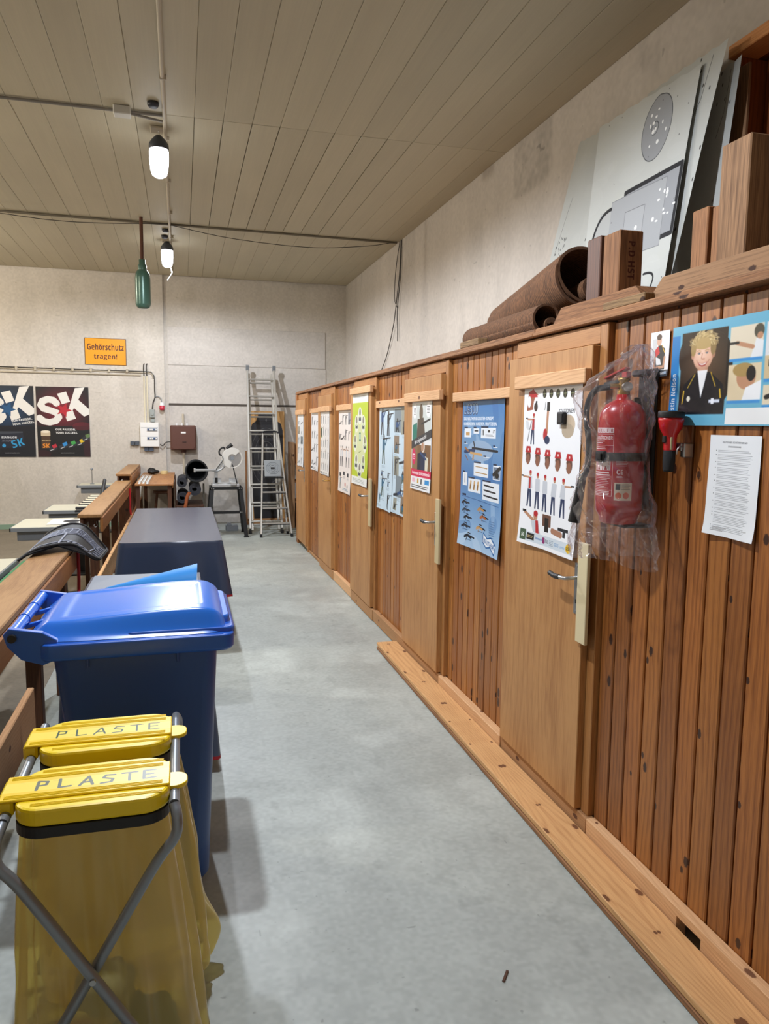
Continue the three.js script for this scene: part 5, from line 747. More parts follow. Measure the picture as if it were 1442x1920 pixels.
// ---------------------------------------------------------------- back of the hall
{ // table with hardboard top and what lies on it
  const t = thing('work_table', 'table with reddish brown hardboard top at the back wall', 'table');
  mesh('top', wb(-0.6, -0.125, 0.835, 0.86, -10.0, -12.3, 0.003, 'z'), mat({ color: 0xddd0c8, roughness: 0.5, map: T.veneer }), t);
  mesh('apron', [wb(-0.145, -0.126, 0.8, 0.834, -10.05, -12.25, 0.002, 'z')], M.oldRed, t);
  for (const x of [-0.57, -0.175]) for (const z of [-10.1, -12.2]) mesh('leg', wb(x - 0.025, x + 0.025, 0, 0.834, z - 0.025, z + 0.025, 0.003), M.dark, t);
  base(t, -0.35, 0, -11.15);
  const rl = thing('aluminium_strip', 'bundle end: longest white channel strip on the work table', 'strip', 'white channel strips'); mesh('channel', [cb(-0.56, -0.53, 0.8605, 0.864, -10.02, -11.4, 0.001), cb(-0.56, -0.556, 0.864, 0.888, -10.02, -11.4, 0.001), cb(-0.534, -0.53, 0.864, 0.888, -10.02, -11.4, 0.001)], M.white, rl); base(rl, -0.545, 0.8605, -10.7); rl.userData.label = 'leftmost white channel strip lying on the work table';
  copyOf(rl, 0.05, 0, -0.02, 'middle white channel strip lying on the work table'); copyOf(rl, 0.1, 0, 0.03, 'rightmost white channel strip lying on the work table');
  one('tape_roll', at(lathe([[0.035, 0], [0.055, 0], [0.056, 0.003], [0.056, 0.045], [0.055, 0.048], [0.035, 0.048], [0.035, 0]], 32), -0.28, 0.8605, -11.9), mat({ color: 0xd8c48e, roughness: 0.6 }), 'roll of cream masking tape on the work table', 'tape roll');
  const gl = [[-0.47, -11.95, 0.05], [-0.43, -11.8, 0.04], [-0.4, -11.88, 0.035], [-0.46, -11.75, 0.04]].map(([x, z, r], i) => at(surf(16, 10, (u, v) => { const a = u * 6.2832, b = (v - 0.5) * Math.PI, q = r * (1 + 0.3 * ns(a * 2, v * 4 + i, 820)); return [q * 1.3 * Math.cos(b) * Math.cos(a), q * 0.7 * Math.sin(b), -q * 1.5 * Math.cos(b) * Math.sin(a)]; }, true), x, 0.8625 + r * 0.93, z - 0.06));
  one('work_gloves', gl, M.black, 'crumpled black work gloves beside the tape roll', 'gloves').userData.kind = 'thing';
}
{ // stool under the table
  const s = thing('stool', 'dark wooden stool standing under the work table', 'stool');
  mesh('seat', at(lathe([[0.001, 0.6], [0.13, 0.6], [0.14, 0.61], [0.14, 0.63], [0.13, 0.64], [0.001, 0.64]], 24), -0.3, 0, -11.55), M.dark, s);
  for (const [a, b] of [[-1, -1], [1, -1], [1, 1], [-1, 1]]) mesh('leg', rod([-0.3 + a * 0.14, 0, -11.55 + b * 0.14], [-0.3 + a * 0.08, 0.6, -11.55 + b * 0.08], 0.018), M.dark, s);
  mesh('rung', rod([-0.42, 0.22, -11.43], [-0.18, 0.22, -11.43], 0.011), M.dark, s); mesh('rung', rod([-0.42, 0.28, -11.67], [-0.18, 0.28, -11.67], 0.011), M.dark, s);
  base(s, -0.3, 0, -11.55);
}
{ // foam rolls: spirals lying with their ends to the viewer
  const fm = mat({ color: 0x33353c, roughness: 0.9, side: THREE.DoubleSide });
  const roll = (x, y, r, hole, z0, z1, label) => one('foam_roll', rollMat([x, y, z0], [x, y, z1], hole, r - 0.012, Math.max(1.6, (r - hole) / 0.024), 0.022, 1.1), fm, label, 'foam roll', 'foam rolls on the shelf');
  const tb0 = [[0.001, 0], [0.14, 0], [0.15, 0.012], [0.155, 0.3], [0.158, 0.55], [0.168, 0.56], [0.168, 0.6], [0.16, 0.606], [0.14, 0.6], [0.136, 0.3], [0.132, 0.03], [0.001, 0.025]];
  one('rubber_tub', at(lathe(tb0, 40), 0.195, 0.93, -12.02, Math.PI / 2), M.rubber, 'wide round black tub lying on top of the foam rolls', 'tub');
  roll(-0.015, 0.755, 0.085, 0.03, -11.45, -12.2, 'dark foam roll below left of the black tub');
  roll(0.165, 0.66, 0.1, 0.035, -11.45, -12.2, 'dark foam roll at the right, behind the wooden bow');
  roll(-0.015, 0.53, 0.095, 0.035, -11.45, -12.2, 'lowest dark foam roll by the stool');
  const r = thing('roll_rack', 'dark rack holding the foam rolls', 'rack');
  mesh('shelf', cb(-0.112, 0.29, 0.39, 0.42, -11.46, -12.25, 0.003), M.dark, r); mesh('side', cb(-0.122, -0.112, 0, 0.83, -11.4, -12.25, 0.003), M.dark, r);
  mesh('side', tube([[0.3, 0.012, -11.75], [0.3, 0.4, -11.75], [0.3, 0.6, -11.75], [0.3, 0.72, -11.75]], 0.014, 20, 8), mat({ color: 0x7e7a6c, roughness: 0.6 }), r);
  for (const z of [-11.55, -12.2]) mesh('leg', cb(0.24, 0.28, 0, 0.39, z - 0.02, z + 0.02, 0.003), M.dark, r);
  base(r, 0.1, 0, -11.8);
  one('wooden_bow', tube([[0.02, 0.026, -11.34], [0.0, 0.2, -11.32], [0.01, 0.36, -11.31], [0.03, 0.45, -11.29], [0.05, 0.56, -11.28], [0.09, 0.63, -11.27]], 0.025, 30, 10), mat({ color: 0xb5643a, roughness: 0.5 }), 'curved orange brown wooden bow before the foam rolls', 'bow');
}
{ // mitre saw on a folding stand
  const st = thing('saw_stand', 'black metal stand with splayed legs under the mitre saw', 'stand');
  const legq = (a, b, w) => { const g = tb(w, V(...a).distanceTo(V(...b)), 0.03, [0, 0, 0], [0, 0, 0], 0.003); g.applyQuaternion(new THREE.Quaternion().setFromUnitVectors(V(0, 1, 0), V(...b).sub(V(...a)).normalize())); const m = V(...a).add(V(...b)).multiplyScalar(0.5); g.translate(m.x, m.y, m.z); return g; };
  for (const [x, z] of [[1, 1], [-1, 1], [1, -1], [-1, -1]]) { const L = mesh('leg', legq([0.6 + x * 0.27, 0.012, -11.15 + z * 0.27], [0.6 + x * 0.2, 0.72, -11.15 + z * 0.18], 0.055), M.blackMetal, st); mesh('foot', cb(0.6 + x * 0.27 - 0.035, 0.6 + x * 0.27 + 0.035, 0, 0.014, -11.15 + z * 0.27 - 0.025, -11.15 + z * 0.27 + 0.025, 0.003), M.rubber, L); }
  mesh('top_frame', [cb(0.37, 0.83, 0.69, 0.725, -10.955, -10.94, 0.002), cb(0.37, 0.83, 0.69, 0.725, -11.36, -11.345, 0.002), cb(0.37, 0.385, 0.69, 0.725, -10.94, -11.36, 0.002), cb(0.815, 0.83, 0.69, 0.725, -10.94, -11.36, 0.002)], M.blackMetal, st);
  mesh('brace', [cb(0.385, 0.815, 0.345, 0.385, -10.92, -10.905, 0.002), cb(0.385, 0.815, 0.3, 0.325, -11.4, -11.385, 0.002)], M.blackMetal, st);
  for (const [x, y] of [[0.39, 0.707], [0.42, 0.707], [0.78, 0.707], [0.81, 0.707], [0.79, 0.365], [0.81, 0.365]]) mesh('bolt', rod([x, y, -10.94 + (y < 0.5 ? 0.034 : 0)], [x, y, -10.932 + (y < 0.5 ? 0.034 : 0)], 0.007), M.steel, st);
  base(st, 0.6, 0, -11.15);
  const s = thing('mitre_saw', 'silver mitre saw with raised blade on the black stand', 'saw'), cast = mat({ color: 0xb9bcbd, metalness: 0.5, roughness: 0.4 });
  mesh('base', [cb(0.4, 0.79, 0.726, 0.765, -10.98, -11.3, 0.006), rod([0.595, 0.726, -11.14], [0.595, 0.785, -11.14], 0.13, 0.125, 28), cb(0.66, 0.74, 0.75, 0.8, -10.93, -11.0, 0.006)], cast, s);
  mesh('fence', cb(0.42, 0.54, 0.765, 0.84, -11.2, -11.22, 0.003), cast, s); mesh('fence', cb(0.65, 0.78, 0.765, 0.84, -11.2, -11.22, 0.003), cast, s);
  mesh('work_clamp', [rod([0.76, 0.765, -11.1], [0.7, 1.06, -11.16], 0.008), rod([0.46, 0.79, -11.0], [0.46, 0.86, -11.0], 0.02)], M.blackMetal, s);
  mesh('slide_rail', [rod([0.16, 0.965, -11.05], [0.46, 0.962, -11.12], 0.014), rod([0.16, 0.965, -11.15], [0.46, 0.962, -11.2], 0.014), cb(0.15, 0.175, 0.94, 0.99, -11.02, -11.2, 0.004), tube([[0.4, 0.96, -11.16], [0.5, 0.955, -11.16], [0.56, 0.99, -11.16], [0.6, 1.04, -11.16]], 0.016, 20, 8)], cast, s);
  mesh('arm', [legq([0.46, 0.78, -11.2], [0.47, 0.98, -11.18], 0.05), legq([0.46, 0.94, -11.17], [0.62, 1.17, -11.16], 0.05), legq([0.56, 1.02, -11.15], [0.68, 1.05, -11.15], 0.03)], cast, s);
  const bc = [0.7, 1.135, -11.15], bl = mesh('blade', rod([bc[0], bc[1], bc[2] - 0.0015], [bc[0], bc[1], bc[2] + 0.0015], 0.127, 0.127, 48), M.steel, s);
  mesh('blade_flange', rod([bc[0], bc[1], bc[2] + 0.002], [bc[0], bc[1], bc[2] + 0.012], 0.03, 0.028, 20), M.greySteel, bl);
  const arc = (r0, r1, a0, a1, n = 26) => { const o = []; for (let i = 0; i <= n; i++) { const a = lerp(a0, a1, i / n); o.push([r1 * Math.cos(a), r1 * Math.sin(a)]); } for (let i = n; i >= 0; i--) { const a = lerp(a0, a1, i / n); o.push([r0 * Math.cos(a), r0 * Math.sin(a)]); } return o; };
  const gd = extr(arc(0.06, 0.148, 0.75, 4.5), 0.04, 0.004); gd.translate(bc[0], bc[1], bc[2] - 0.02); mesh('blade_guard', gd, mat({ color: 0xd7d6d0, roughness: 0.45 }), s);
  const g2 = extr(arc(0.135, 0.145, 4.5, 7.0), 0.03, 0.002); g2.translate(bc[0], bc[1], bc[2] - 0.015); mesh('lower_guard', g2, mat({ color: 0xd7d6d0, roughness: 0.45 }), s);
  mesh('motor', rod([0.68, 1.13, -11.18], [0.66, 1.14, -11.3], 0.06, 0.055, 20), M.blackMetal, s);
  mesh('handle', [tube([[0.57, 1.17, -11.15], [0.52, 1.19, -11.15], [0.52, 1.25, -11.15], [0.57, 1.29, -11.15], [0.6, 1.26, -11.15]], 0.012, 30, 8), rod([0.62, 1.27, -11.15], [0.7, 1.335, -11.15], 0.025, 0.028, 14)], M.black, s);
  mesh('cable', tube([[0.46, 0.96, -11.12], [0.5, 1.02, -11.1], [0.56, 1.1, -11.1], [0.56, 1.16, -11.12]], 0.006, 24, 6), M.cable, s);
  base(s, 0.6, 0.726, -11.15);
}
{ // aluminium extension ladder, two sections, leaning on the wall
  const l = thing('extension_ladder', 'tall aluminium extension ladder leaning on the back wall', 'ladder'), dir = V(0, 2.49, -1.05).normalize();
  const P = (x, s, o = 0) => [x, dir.y * s + o * -dir.z, -11.3 + dir.z * s + o * dir.y]; // o: out towards the room
  const stile = (x0, x1, s0, s1, o) => { const a = V(...P(x0, s0, o)), b = V(...P(x1, s1, o)), g = tb(0.03, a.distanceTo(b), 0.06, [0, 0, 0], [0, 0, 0], 0.003); const yy = b.clone().sub(a).normalize(), xx = V(1, 0, 0).addScaledVector(yy, -yy.x).normalize(), zz = xx.clone().cross(yy); g.applyMatrix4(new THREE.Matrix4().makeBasis(xx, yy, zz)); const m = a.add(b).multiplyScalar(0.5); g.translate(m.x, m.y, m.z); return g; };
  mesh('stile', stile(0.955, 1.025, 0.03, 2.69, 0.1), M.alu, l); mesh('stile', stile(1.43, 1.445, 0.03, 2.69, 0.1), M.alu, l);
  mesh('stile', stile(0.995, 1.05, 0.03, 2.62, 0.03), M.alu, l); mesh('stile', stile(1.39, 1.41, 0.03, 2.62, 0.03), M.alu, l);
  for (let k = 0; k < 9; k++) { const s = 0.15 + k * 0.293; mesh('rung', rod(P(0.97 + 0.07 * s / 2.7, s, 0.1), P(1.43, s, 0.1), 0.0155, 0.0155, 10), M.alu, l); mesh('rung', rod(P(1.0 + 0.055 * s / 2.7, s - 0.03, 0.03), P(1.4, s - 0.03, 0.03), 0.014, 0.014, 10), M.alu, l); }
  mesh('hook', tb(0.05, 0.08, 0.05, P(1.025, 2.68, 0.13), [0.4, 0, 0]), M.greySteel, l); mesh('hook', tb(0.05, 0.08, 0.05, P(1.445, 2.68, 0.13), [0.4, 0, 0]), M.greySteel, l);
  for (const x of [0.955, 1.43]) mesh('foot', tb(0.045, 0.05, 0.08, [x, 0.026, -11.22], [0, 0, 0], 0.006), M.rubber, l);
  base(l, 1.2, 0, -11.3);
  // step ladder in front of it
  const s = thing('step_ladder', 'small aluminium step ladder folded against the extension ladder', 'ladder');
  const Q = (x, t, o = 0) => [x, 0.894 * t + o * 0.447, -10.8 - 0.447 * t + o * 0.894];
  const bar = (a, b, w, d) => { const A = V(...a), B = V(...b), g = tb(w, A.distanceTo(B), d, [0, 0, 0], [0, 0, 0], 0.003), yy = B.clone().sub(A).normalize(), xx = V(1, 0, 0).addScaledVector(yy, -yy.x).normalize(), zz = xx.clone().cross(yy); g.applyMatrix4(new THREE.Matrix4().makeBasis(xx, yy, zz)); const m = A.add(B).multiplyScalar(0.5); g.translate(m.x, m.y, m.z); return g; };
  mesh('front_rail', bar(Q(1.075, 0.03), Q(1.185, 1.66), 0.022, 0.045), M.alu, s); mesh('front_rail', bar(Q(1.52, 0.03), Q(1.42, 1.66), 0.022, 0.045), M.alu, s);
  mesh('rear_rail', bar([1.1, 0.02, -11.12], [1.19, 1.4, -11.52], 0.018, 0.025), M.alu, s); mesh('rear_rail', bar([1.5, 0.02, -11.12], [1.415, 1.4, -11.52], 0.018, 0.025), M.alu, s);
  for (const t of [0.21, 0.45, 0.7]) { const k = t / 1.66, a = lerp(1.075, 1.185, k) + 0.012, b = lerp(1.52, 1.42, k) - 0.012, p = Q(0, t, 0.0); const tr = mesh('tread', cb(a, b, p[1] - 0.012, p[1] + 0.012, p[2] - 0.05, p[2] + 0.045, 0.003), M.alu, s); mesh('tread_edge', cb(a, b, p[1] - 0.016, p[1] - 0.003, p[2] + 0.045, p[2] + 0.05, 0.001), M.blackMetal, tr); }
  mesh('top_bar', tube([Q(1.18, 1.62), Q(1.19, 1.68), Q(1.23, 1.7), Q(1.38, 1.7), Q(1.415, 1.68), Q(1.425, 1.62)], 0.014, 30, 8), M.blackMetal, s);
  const pc = Q(1.3, 1.075, 0.03), plate = mesh('platform', tb(0.25, 0.27, 0.02, pc, [-0.46, 0, 0], 0.006), mat({ color: 0x9aa0a3, metalness: 0.4, roughness: 0.45 }), s);
  for (const q of [0.1, 0.075, 0.05]) { const o = []; for (let k = 0; k <= 8; k++) { const a = (k + 0.5) / 8 * 6.2832; o.push([pc[0] + q * Math.cos(a), pc[1] + q * 0.894 * Math.sin(a) + 0.0055, pc[2] - q * 0.447 * Math.sin(a) + 0.011]); } mesh('embossed_ring', tube(o, 0.003, 64, 5, 0), M.greySteel, plate); }
  mesh('label', tb(0.06, 0.03, 0.002, [pc[0], pc[1] + 0.005, pc[2] + 0.011], [-0.46, 0, 0], 0.0005), M.black, plate);
  mesh('platform_edge', cb(1.17, 1.45, 0.83, 0.845, -11.22, -11.15, 0.003), M.blackMetal, s);
  for (const x of [1.075, 1.52]) mesh('foot', tb(0.035, 0.05, 0.06, [x, 0.025, -10.81], [0, 0, 0], 0.005), M.rubber, s); for (const x of [1.1, 1.5]) mesh('foot', tb(0.03, 0.04, 0.04, [x, 0.02, -11.12], [0, 0, 0], 0.005), M.rubber, s);
  base(s, 1.3, 0, -10.95);
  // silhouette target board behind the ladders
  const bt = canvasTex(420, 1000, (c, w, h) => { RC(c, 0, 0, w, h, '#c69a62'); for (let k = 0; k < 50; k++) { c.globalAlpha = 0.1; RC(c, rr(0, w), 0, rr(1, 5), h, '#8a6234'); } c.globalAlpha = 1; PG(c, [[130, 12], [290, 12], [340, 90], [380, 110], [400, 170], [400, 720], [370, 760], [360, 960], [220, 970], [190, 960], [60, 960], [50, 760], [20, 720], [20, 170], [50, 110], [90, 90]], '#26262a'); c.strokeStyle = '#6a6a6a'; c.lineWidth = 3; for (const r of [60, 110, 160, 210]) { c.beginPath(); c.ellipse(210, 400, r * 0.85, r * 1.2, 0, 0, 7); c.stroke(); } [['6', 90], ['7', 240], ['8', 310], ['9', 350], ['9', 460], ['8', 530]].forEach(([q, y]) => TX(c, q, 210, y, '28px sans-serif', '#9a9a9a', 'center')); });
  const tg = cb(1.03, 1.62, 0.15, 1.98, -12.33, -12.318, 0.002); { const p = tg.attributes.position, u = tg.attributes.uv; for (let i = 0; i < p.count; i++) u.setXY(i, (p.getX(i) - 1.03) / 0.59, (p.getY(i) - 0.15) / 1.83); } tg.translate(0, -0.14, 0);
  one('silhouette_target', tg, mat({ map: bt, roughness: 0.7 }), 'plywood board with black figure target behind the ladders', 'target');
  one('leaning_lath', tb(0.03, 1.2, 0.03, [0.985, 0.603, -12.2], [0, 0, 0], 0.003), M.oldRed, 'brown perforated upright lath beside the ladder foot', 'lath');
  const cr = thing('shelf_crate', 'wooden crate shelf between ladder and cubicle end', 'crate');
  mesh('side', wb(1.66, 1.7, 0.0, 1.35, -11.7, -12.2, 0.003), M.old, cr); mesh('side', wb(2.3, 2.34, 0.0, 1.35, -11.7, -12.2, 0.003), M.old, cr); for (const y of [0.4, 0.72, 1.0]) mesh('shelf', wb(1.7, 2.3, y, y + 0.025, -11.72, -12.18, 0.003, 'x'), M.oldRed, cr); mesh('bin_box', cb(1.72, 1.95, 0.03, 0.36, -11.75, -12.1, 0.005), M.black, cr); base(cr, 2.0, 0, -11.95);
  one('upright_plank', wb(1.71, 1.79, 1.026, 1.33, -11.8, -11.9, 0.004), M.oldRed, 'short reddish plank standing on the crate shelf', 'plank');
  one('floor_batten', wb(0.95, 2.1, 0.0, 0.09, -12.24, -12.36, 0.004, 'x'), M.rawDirty, 'pale batten lying on the floor along the back wall', 'batten');
  one('grey_box', [cb(0.62, 0.8, 0.0, 0.075, -11.55, -11.75, 0.004), cb(0.64, 0.7, 0.075, 0.11, -11.6, -11.7, 0.004)], M.grey, 'small grey box on the floor behind the saw stand', 'box');
}
{ // sign, posters, electrics on the back wall
  const zf = ZB + 0.002, flat = (x0, x1, y0, y1, t, m) => { const g = cb(x0, x1, y0, y1, zf, zf + t, 0.0008), p = g.attributes.position, u = g.attributes.uv; for (let i = 0; i < p.count; i++) u.setXY(i, (p.getX(i) - x0) / (x1 - x0), (p.getY(i) - y0) / (y1 - y0)); return g; };
  const sg = flat(-1.41, -0.81, 2.512, 2.916, 0.008); sg.translate(1.11, -2.71, -zf); sg.rotateZ(0.006 * -1); sg.translate(-1.11, 2.71, zf);
  one('warning_sign', sg, mat({ map: canvasTex(600, 400, (c, w, h) => { RC(c, 0, 0, w, h, '#3d2a10'); RC(c, 7, 7, w - 14, h - 14, '#ee9a02'); c.save(); c.translate(w / 2, 178); c.scale(0.82, 1.18); TX(c, 'Gehörschutz', 0, 0, 'bold 108px sans-serif', '#4a1d10', 'center'); c.restore(); TX(c, 'tragen!', w / 2, 306, 'bold 100px sans-serif', '#4a1d10', 'center'); }), roughness: 0.45 }), 'yellow warning sign on the back wall reading about ear protection', 'sign');
  const star = (c, x, y, R, r, col, rot = 0) => { const o = []; for (let k = 0; k < 10; k++) { const a = rot + k * Math.PI / 5, q = k % 2 ? r : R; o.push([x + q * Math.sin(a), y - q * Math.cos(a)]); } PG(c, o, col); };
  const sk = (c, bg1, bg2, col, sx, sy) => {
    const gr = c.createRadialGradient(330, 330, 60, 330, 330, 460); gr.addColorStop(0, bg2); gr.addColorStop(1, bg1); RC(c, 0, 0, 700, 1000, bg1); c.save(); c.beginPath(); c.rect(0, 0, 700, 560); c.clip(); RC(c, 0, 0, 700, 560, gr); c.restore();
    c.save(); c.translate(0, 0); // big tilted S and K with a star cut between them
    LN(c, [[268, 236], [226, 192], [156, 178], [84, 206], [60, 262], [96, 312], [200, 342], [270, 372], [292, 432], [250, 484], [170, 506], [90, 492], [40, 446]], 92, '#e4e2dc');
    PG(c, [[280, 100], [400, 66], [450, 210], [340, 248]], '#e4e2dc'); PG(c, [[520, 14], [650, 0], [560, 180], [700, 310], [700, 390], [630, 420], [500, 300], [480, 330], [520, 450], [400, 490], [360, 350], [420, 330]], '#e4e2dc'); star(c, 362, 330, 108, 46, col, 0.35); c.restore();
  };
  const pA = canvasTex(700, 1000, (c) => { sk(c, '#121316', '#7a1626', '#b3202f'); RC(c, 0, 560, 700, 440, '#121316'); c.globalAlpha = 0.5; EL(c, 600, 560, 130, 60, '#7a1626'); EL(c, 60, 960, 110, 60, '#4a1420'); EL(c, 660, 860, 50, 200, '#4a1420'); c.globalAlpha = 1; TX(c, 'OUR PASSION.', 240, 622, 'bold 40px sans-serif', '#e8e8e6'); TX(c, 'YOUR SUCCESS.', 244, 668, 'bold 40px sans-serif', '#e8e8e6'); RC(c, 46, 640, 124, 60, '#c9b89a'); EL(c, 108, 640, 62, 18, '#e8dcc6'); RC(c, 50, 700, 116, 180, '#4a3626'); TX(c, 'SK', 60, 870, 'bold 84px sans-serif', '#e08a2a'); TX(c, 'RIFLE MATCH', 56, 770, 'bold 18px sans-serif', '#d9c08a'); [[190, 850, '#b52a3a'], [330, 820, '#2f86c8'], [440, 800, '#3f9a4a'], [560, 770, '#d8b82a'], [640, 700, '#5f7a4a']].forEach(([x, y, k]) => { c.save(); c.translate(x, y); c.rotate(-0.4); RC(c, -60, 0, 110, 62, '#2a2c32'); RC(c, 0, -16, 60, 50, k); RC(c, -50, 40, 60, 8, '#ccc'); c.restore(); }); TX(c, 'www.sk-ammunition.com', 300, 950, '16px sans-serif', '#c8c8c8'); });
  const pB = canvasTex(700, 1000, (c) => { sk(c, '#12151d', '#123a5e', '#174f7c'); RC(c, 0, 560, 700, 440, '#0f131d'); c.save(); c.translate(400, 510); c.rotate(-0.14); TX(c, 'OUR PASSION.', 0, 0, 'bold 40px sans-serif', '#e8e8e6'); TX(c, 'YOUR SUCCESS.', 6, 50, 'bold 40px sans-serif', '#e8e8e6'); c.restore(); RC(c, 180, 640, 360, 40, '#3a404a'); PG(c, [[180, 680], [540, 660], [560, 860], [190, 880]], '#1a2130'); TX(c, 'BIATHLON', 260, 740, 'bold 40px sans-serif', '#d8dce2'); TX(c, '.22 Long Rifle', 262, 782, '24px sans-serif', '#aab'); EL(c, 290, 840, 24, 24, '#2f8fc8'); c.save(); c.translate(400, 880); c.rotate(-0.3); TX(c, 'SK', 0, 0, 'bold 150px sans-serif', '#2a93c8'); c.restore(); TX(c, 'www.sk-ammunition.com', 300, 950, '16px sans-serif', '#c8c8c8'); });
  const wp = (x0, x1, y0, y1, t, label) => one('wall_poster', surf(12, 12, (u, v) => [lerp(x0, x1, u), lerp(y0, y1, v), zf + 0.003 + 0.004 * (1 - v) * Math.abs(Math.sin(u * 4)) + 0.012 * Math.pow(1 - v, 5) * Math.abs(u - 0.4)]), mat({ map: t, roughness: 0.42, side: THREE.DoubleSide }), label, 'poster', 'dark posters on the back wall');
  wp(-2.126, -1.378, 1.104, 2.168, pA, 'black and red poster with large white letters on back wall'); wp(-2.905, -2.157, 1.104, 2.172, pB, 'black and blue poster with large white letters, left of the red one');
  // surface conduit with clips
  const cd = thing('wall_conduit', 'painted cable run with clips along the back wall', 'conduit');
  mesh('pipe', rod([-6.1, 2.385, zf + 0.012], [-0.6, 2.372, zf + 0.012], 0.012), M.conduit, cd); mesh('cable', tube([[-6.1, 2.425, zf + 0.01], [-3.5, 2.428, zf + 0.01], [-2, 2.422, zf + 0.01], [-1.2, 2.418, zf + 0.01], [-0.55, 2.41, zf + 0.01], [-0.44, 2.4, zf + 0.01], [-0.42, 2.33, zf + 0.01]], 0.009, 80, 6), M.conduit, cd); mesh('cable', tube([[-6.1, 2.455, zf + 0.01], [-3, 2.45, zf + 0.01], [-1.6, 2.438, zf + 0.01], [-0.6, 2.43, zf + 0.01], [-0.43, 2.41, zf + 0.01], [-0.4, 2.3, zf + 0.01]], 0.007, 80, 6), M.cable, cd);
  for (let x = -2.9; x < -0.6; x += 0.262) mesh('clip', cb(x - 0.018, x + 0.018, 2.405, 2.46, zf, zf + 0.03, 0.004), M.conduit, cd);
  base(cd, -3, 2.4, ZB);
  const fb = thing('fuse_box', 'white fuse box with two rows of breakers', 'fuse box');
  mesh('case', cb(-0.632, -0.352, 1.262, 1.642, zf, zf + 0.1, 0.006), M.white, fb);
  for (const y of [1.53, 1.395]) { const d = mesh('breaker_row', cb(-0.53, -0.375, y - 0.022, y + 0.022, zf + 0.1, zf + 0.112, 0.002), mat({ color: 0x8f98a4, roughness: 0.5 }), fb); for (let k = 0; k < 5; k++) mesh('breaker', cb(-0.52 + k * 0.029, -0.5 + k * 0.029, y - 0.012, y + 0.01, zf + 0.112, zf + 0.12, 0.001), k % 3 ? M.white : mat({ color: 0x34507c }), d); mesh('row_seam', cb(-0.62, -0.365, y + 0.033, y + 0.036, zf + 0.1, zf + 0.1015, 0.0005), M.grey, fb); }
  mesh('supply_pipe', rod([-0.555, 1.642, zf + 0.014], [-0.555, 2.36, zf + 0.014], 0.012), M.ivory, fb); mesh('supply_pipe', rod([-0.512, 1.642, zf + 0.014], [-0.512, 2.36, zf + 0.014], 0.012), M.ivory, fb);
  for (const x of [-0.555, -0.512]) mesh('upper_cable', tube([[x, 2.35, zf + 0.014], [x - 0.005, 2.46, zf + 0.02], [x, 2.54, zf + 0.02], [x + 0.012, 2.55, zf + 0.02]], 0.008, 16, 6), M.cable, fb);
  base(fb, -0.49, 1.262, ZB);
  one('socket_box', [cb(-0.785, -0.722, 1.28, 1.348, zf, zf + 0.05, 0.006), cb(-0.718, -0.655, 1.28, 1.348, zf, zf + 0.05, 0.006)], mat({ color: 0x4a525c, roughness: 0.5 }), 'double grey socket box left of the fuse box', 'socket').userData.kind = 'thing';
  one('socket_box', [cb(-0.58, -0.513, 1.19, 1.258, zf, zf + 0.05, 0.006), cb(-0.507, -0.44, 1.19, 1.258, zf, zf + 0.05, 0.006)], mat({ color: 0x4a5568, roughness: 0.5 }), 'double grey socket box under the fuse box', 'socket');
  one('switch_box', [cb(-0.485, -0.408, 1.715, 1.845, zf, zf + 0.06, 0.006), rod([-0.445, 1.775, zf + 0.06], [-0.445, 1.775, zf + 0.078], 0.022), cb(-0.475, -0.41, 1.65, 1.7, zf, zf + 0.05, 0.005)], mat({ color: 0x9aa09c, roughness: 0.5 }), 'small grey rotary switch above the fuse box', 'switch');
  const wl = thing('warning_lamp', 'red and clear signal lamp with cable on the back wall', 'signal lamp');
  mesh('base', rod([-0.297, 1.955, zf + 0.05], [-0.297, 1.905, zf + 0.05], 0.034, 0.04, 20), M.white, wl); mesh('red_dome', at(lathe([[0.001, 1.83], [0.03, 1.834], [0.04, 1.85], [0.042, 1.905], [0.001, 1.906]], 20), -0.297, 0, zf + 0.05), pmat({ color: 0xc03548, roughness: 0.25 }), wl); mesh('mount', cb(-0.315, -0.279, 1.92, 1.94, zf, zf + 0.03, 0.003), M.grey, wl); mesh('cable', tube([[-0.4, 2.3, zf + 0.01], [-0.402, 2.15, zf + 0.014], [-0.4, 2.04, zf + 0.014], [-0.43, 1.95, zf + 0.014], [-0.445, 1.85, zf + 0.014]], 0.009, 40, 6), M.cable, wl); mesh('cable', tube([[-0.4, 2.04, zf + 0.014], [-0.35, 2.045, zf + 0.02], [-0.31, 2.01, zf + 0.03], [-0.3, 1.955, zf + 0.05]], 0.006, 24, 6), M.grey, wl); base(wl, -0.297, 1.83, ZB);
  const zq = ZB - 0.02, bb = thing('junction_cabinet', 'brown steel switch cabinet right of the fuse box', 'cabinet'), br = mat({ color: 0x5a3528, roughness: 0.45 });
  mesh('case', cb(-0.182, 0.21, 1.215, 1.6, zq, zq + 0.2, 0.012), br, bb);
  const oct = [[-0.16, 1.26], [-0.13, 1.23], [0.16, 1.23], [0.19, 1.26], [0.19, 1.555], [0.16, 1.585], [-0.13, 1.585], [-0.16, 1.555]], dr = mesh('door', (() => { const g = extr(oct, 0.008, 0.003); g.translate(0, 0, zq + 0.2); return g; })(), br, bb); mesh('nameplate', cb(-0.02, 0.055, 1.475, 1.5, zq + 0.211, zq + 0.213, 0.0005), M.white, dr); mesh('latch', cb(0.0, 0.06, 1.335, 1.35, zq + 0.211, zq + 0.218, 0.001), mat({ color: 0x3a2018 }), dr);
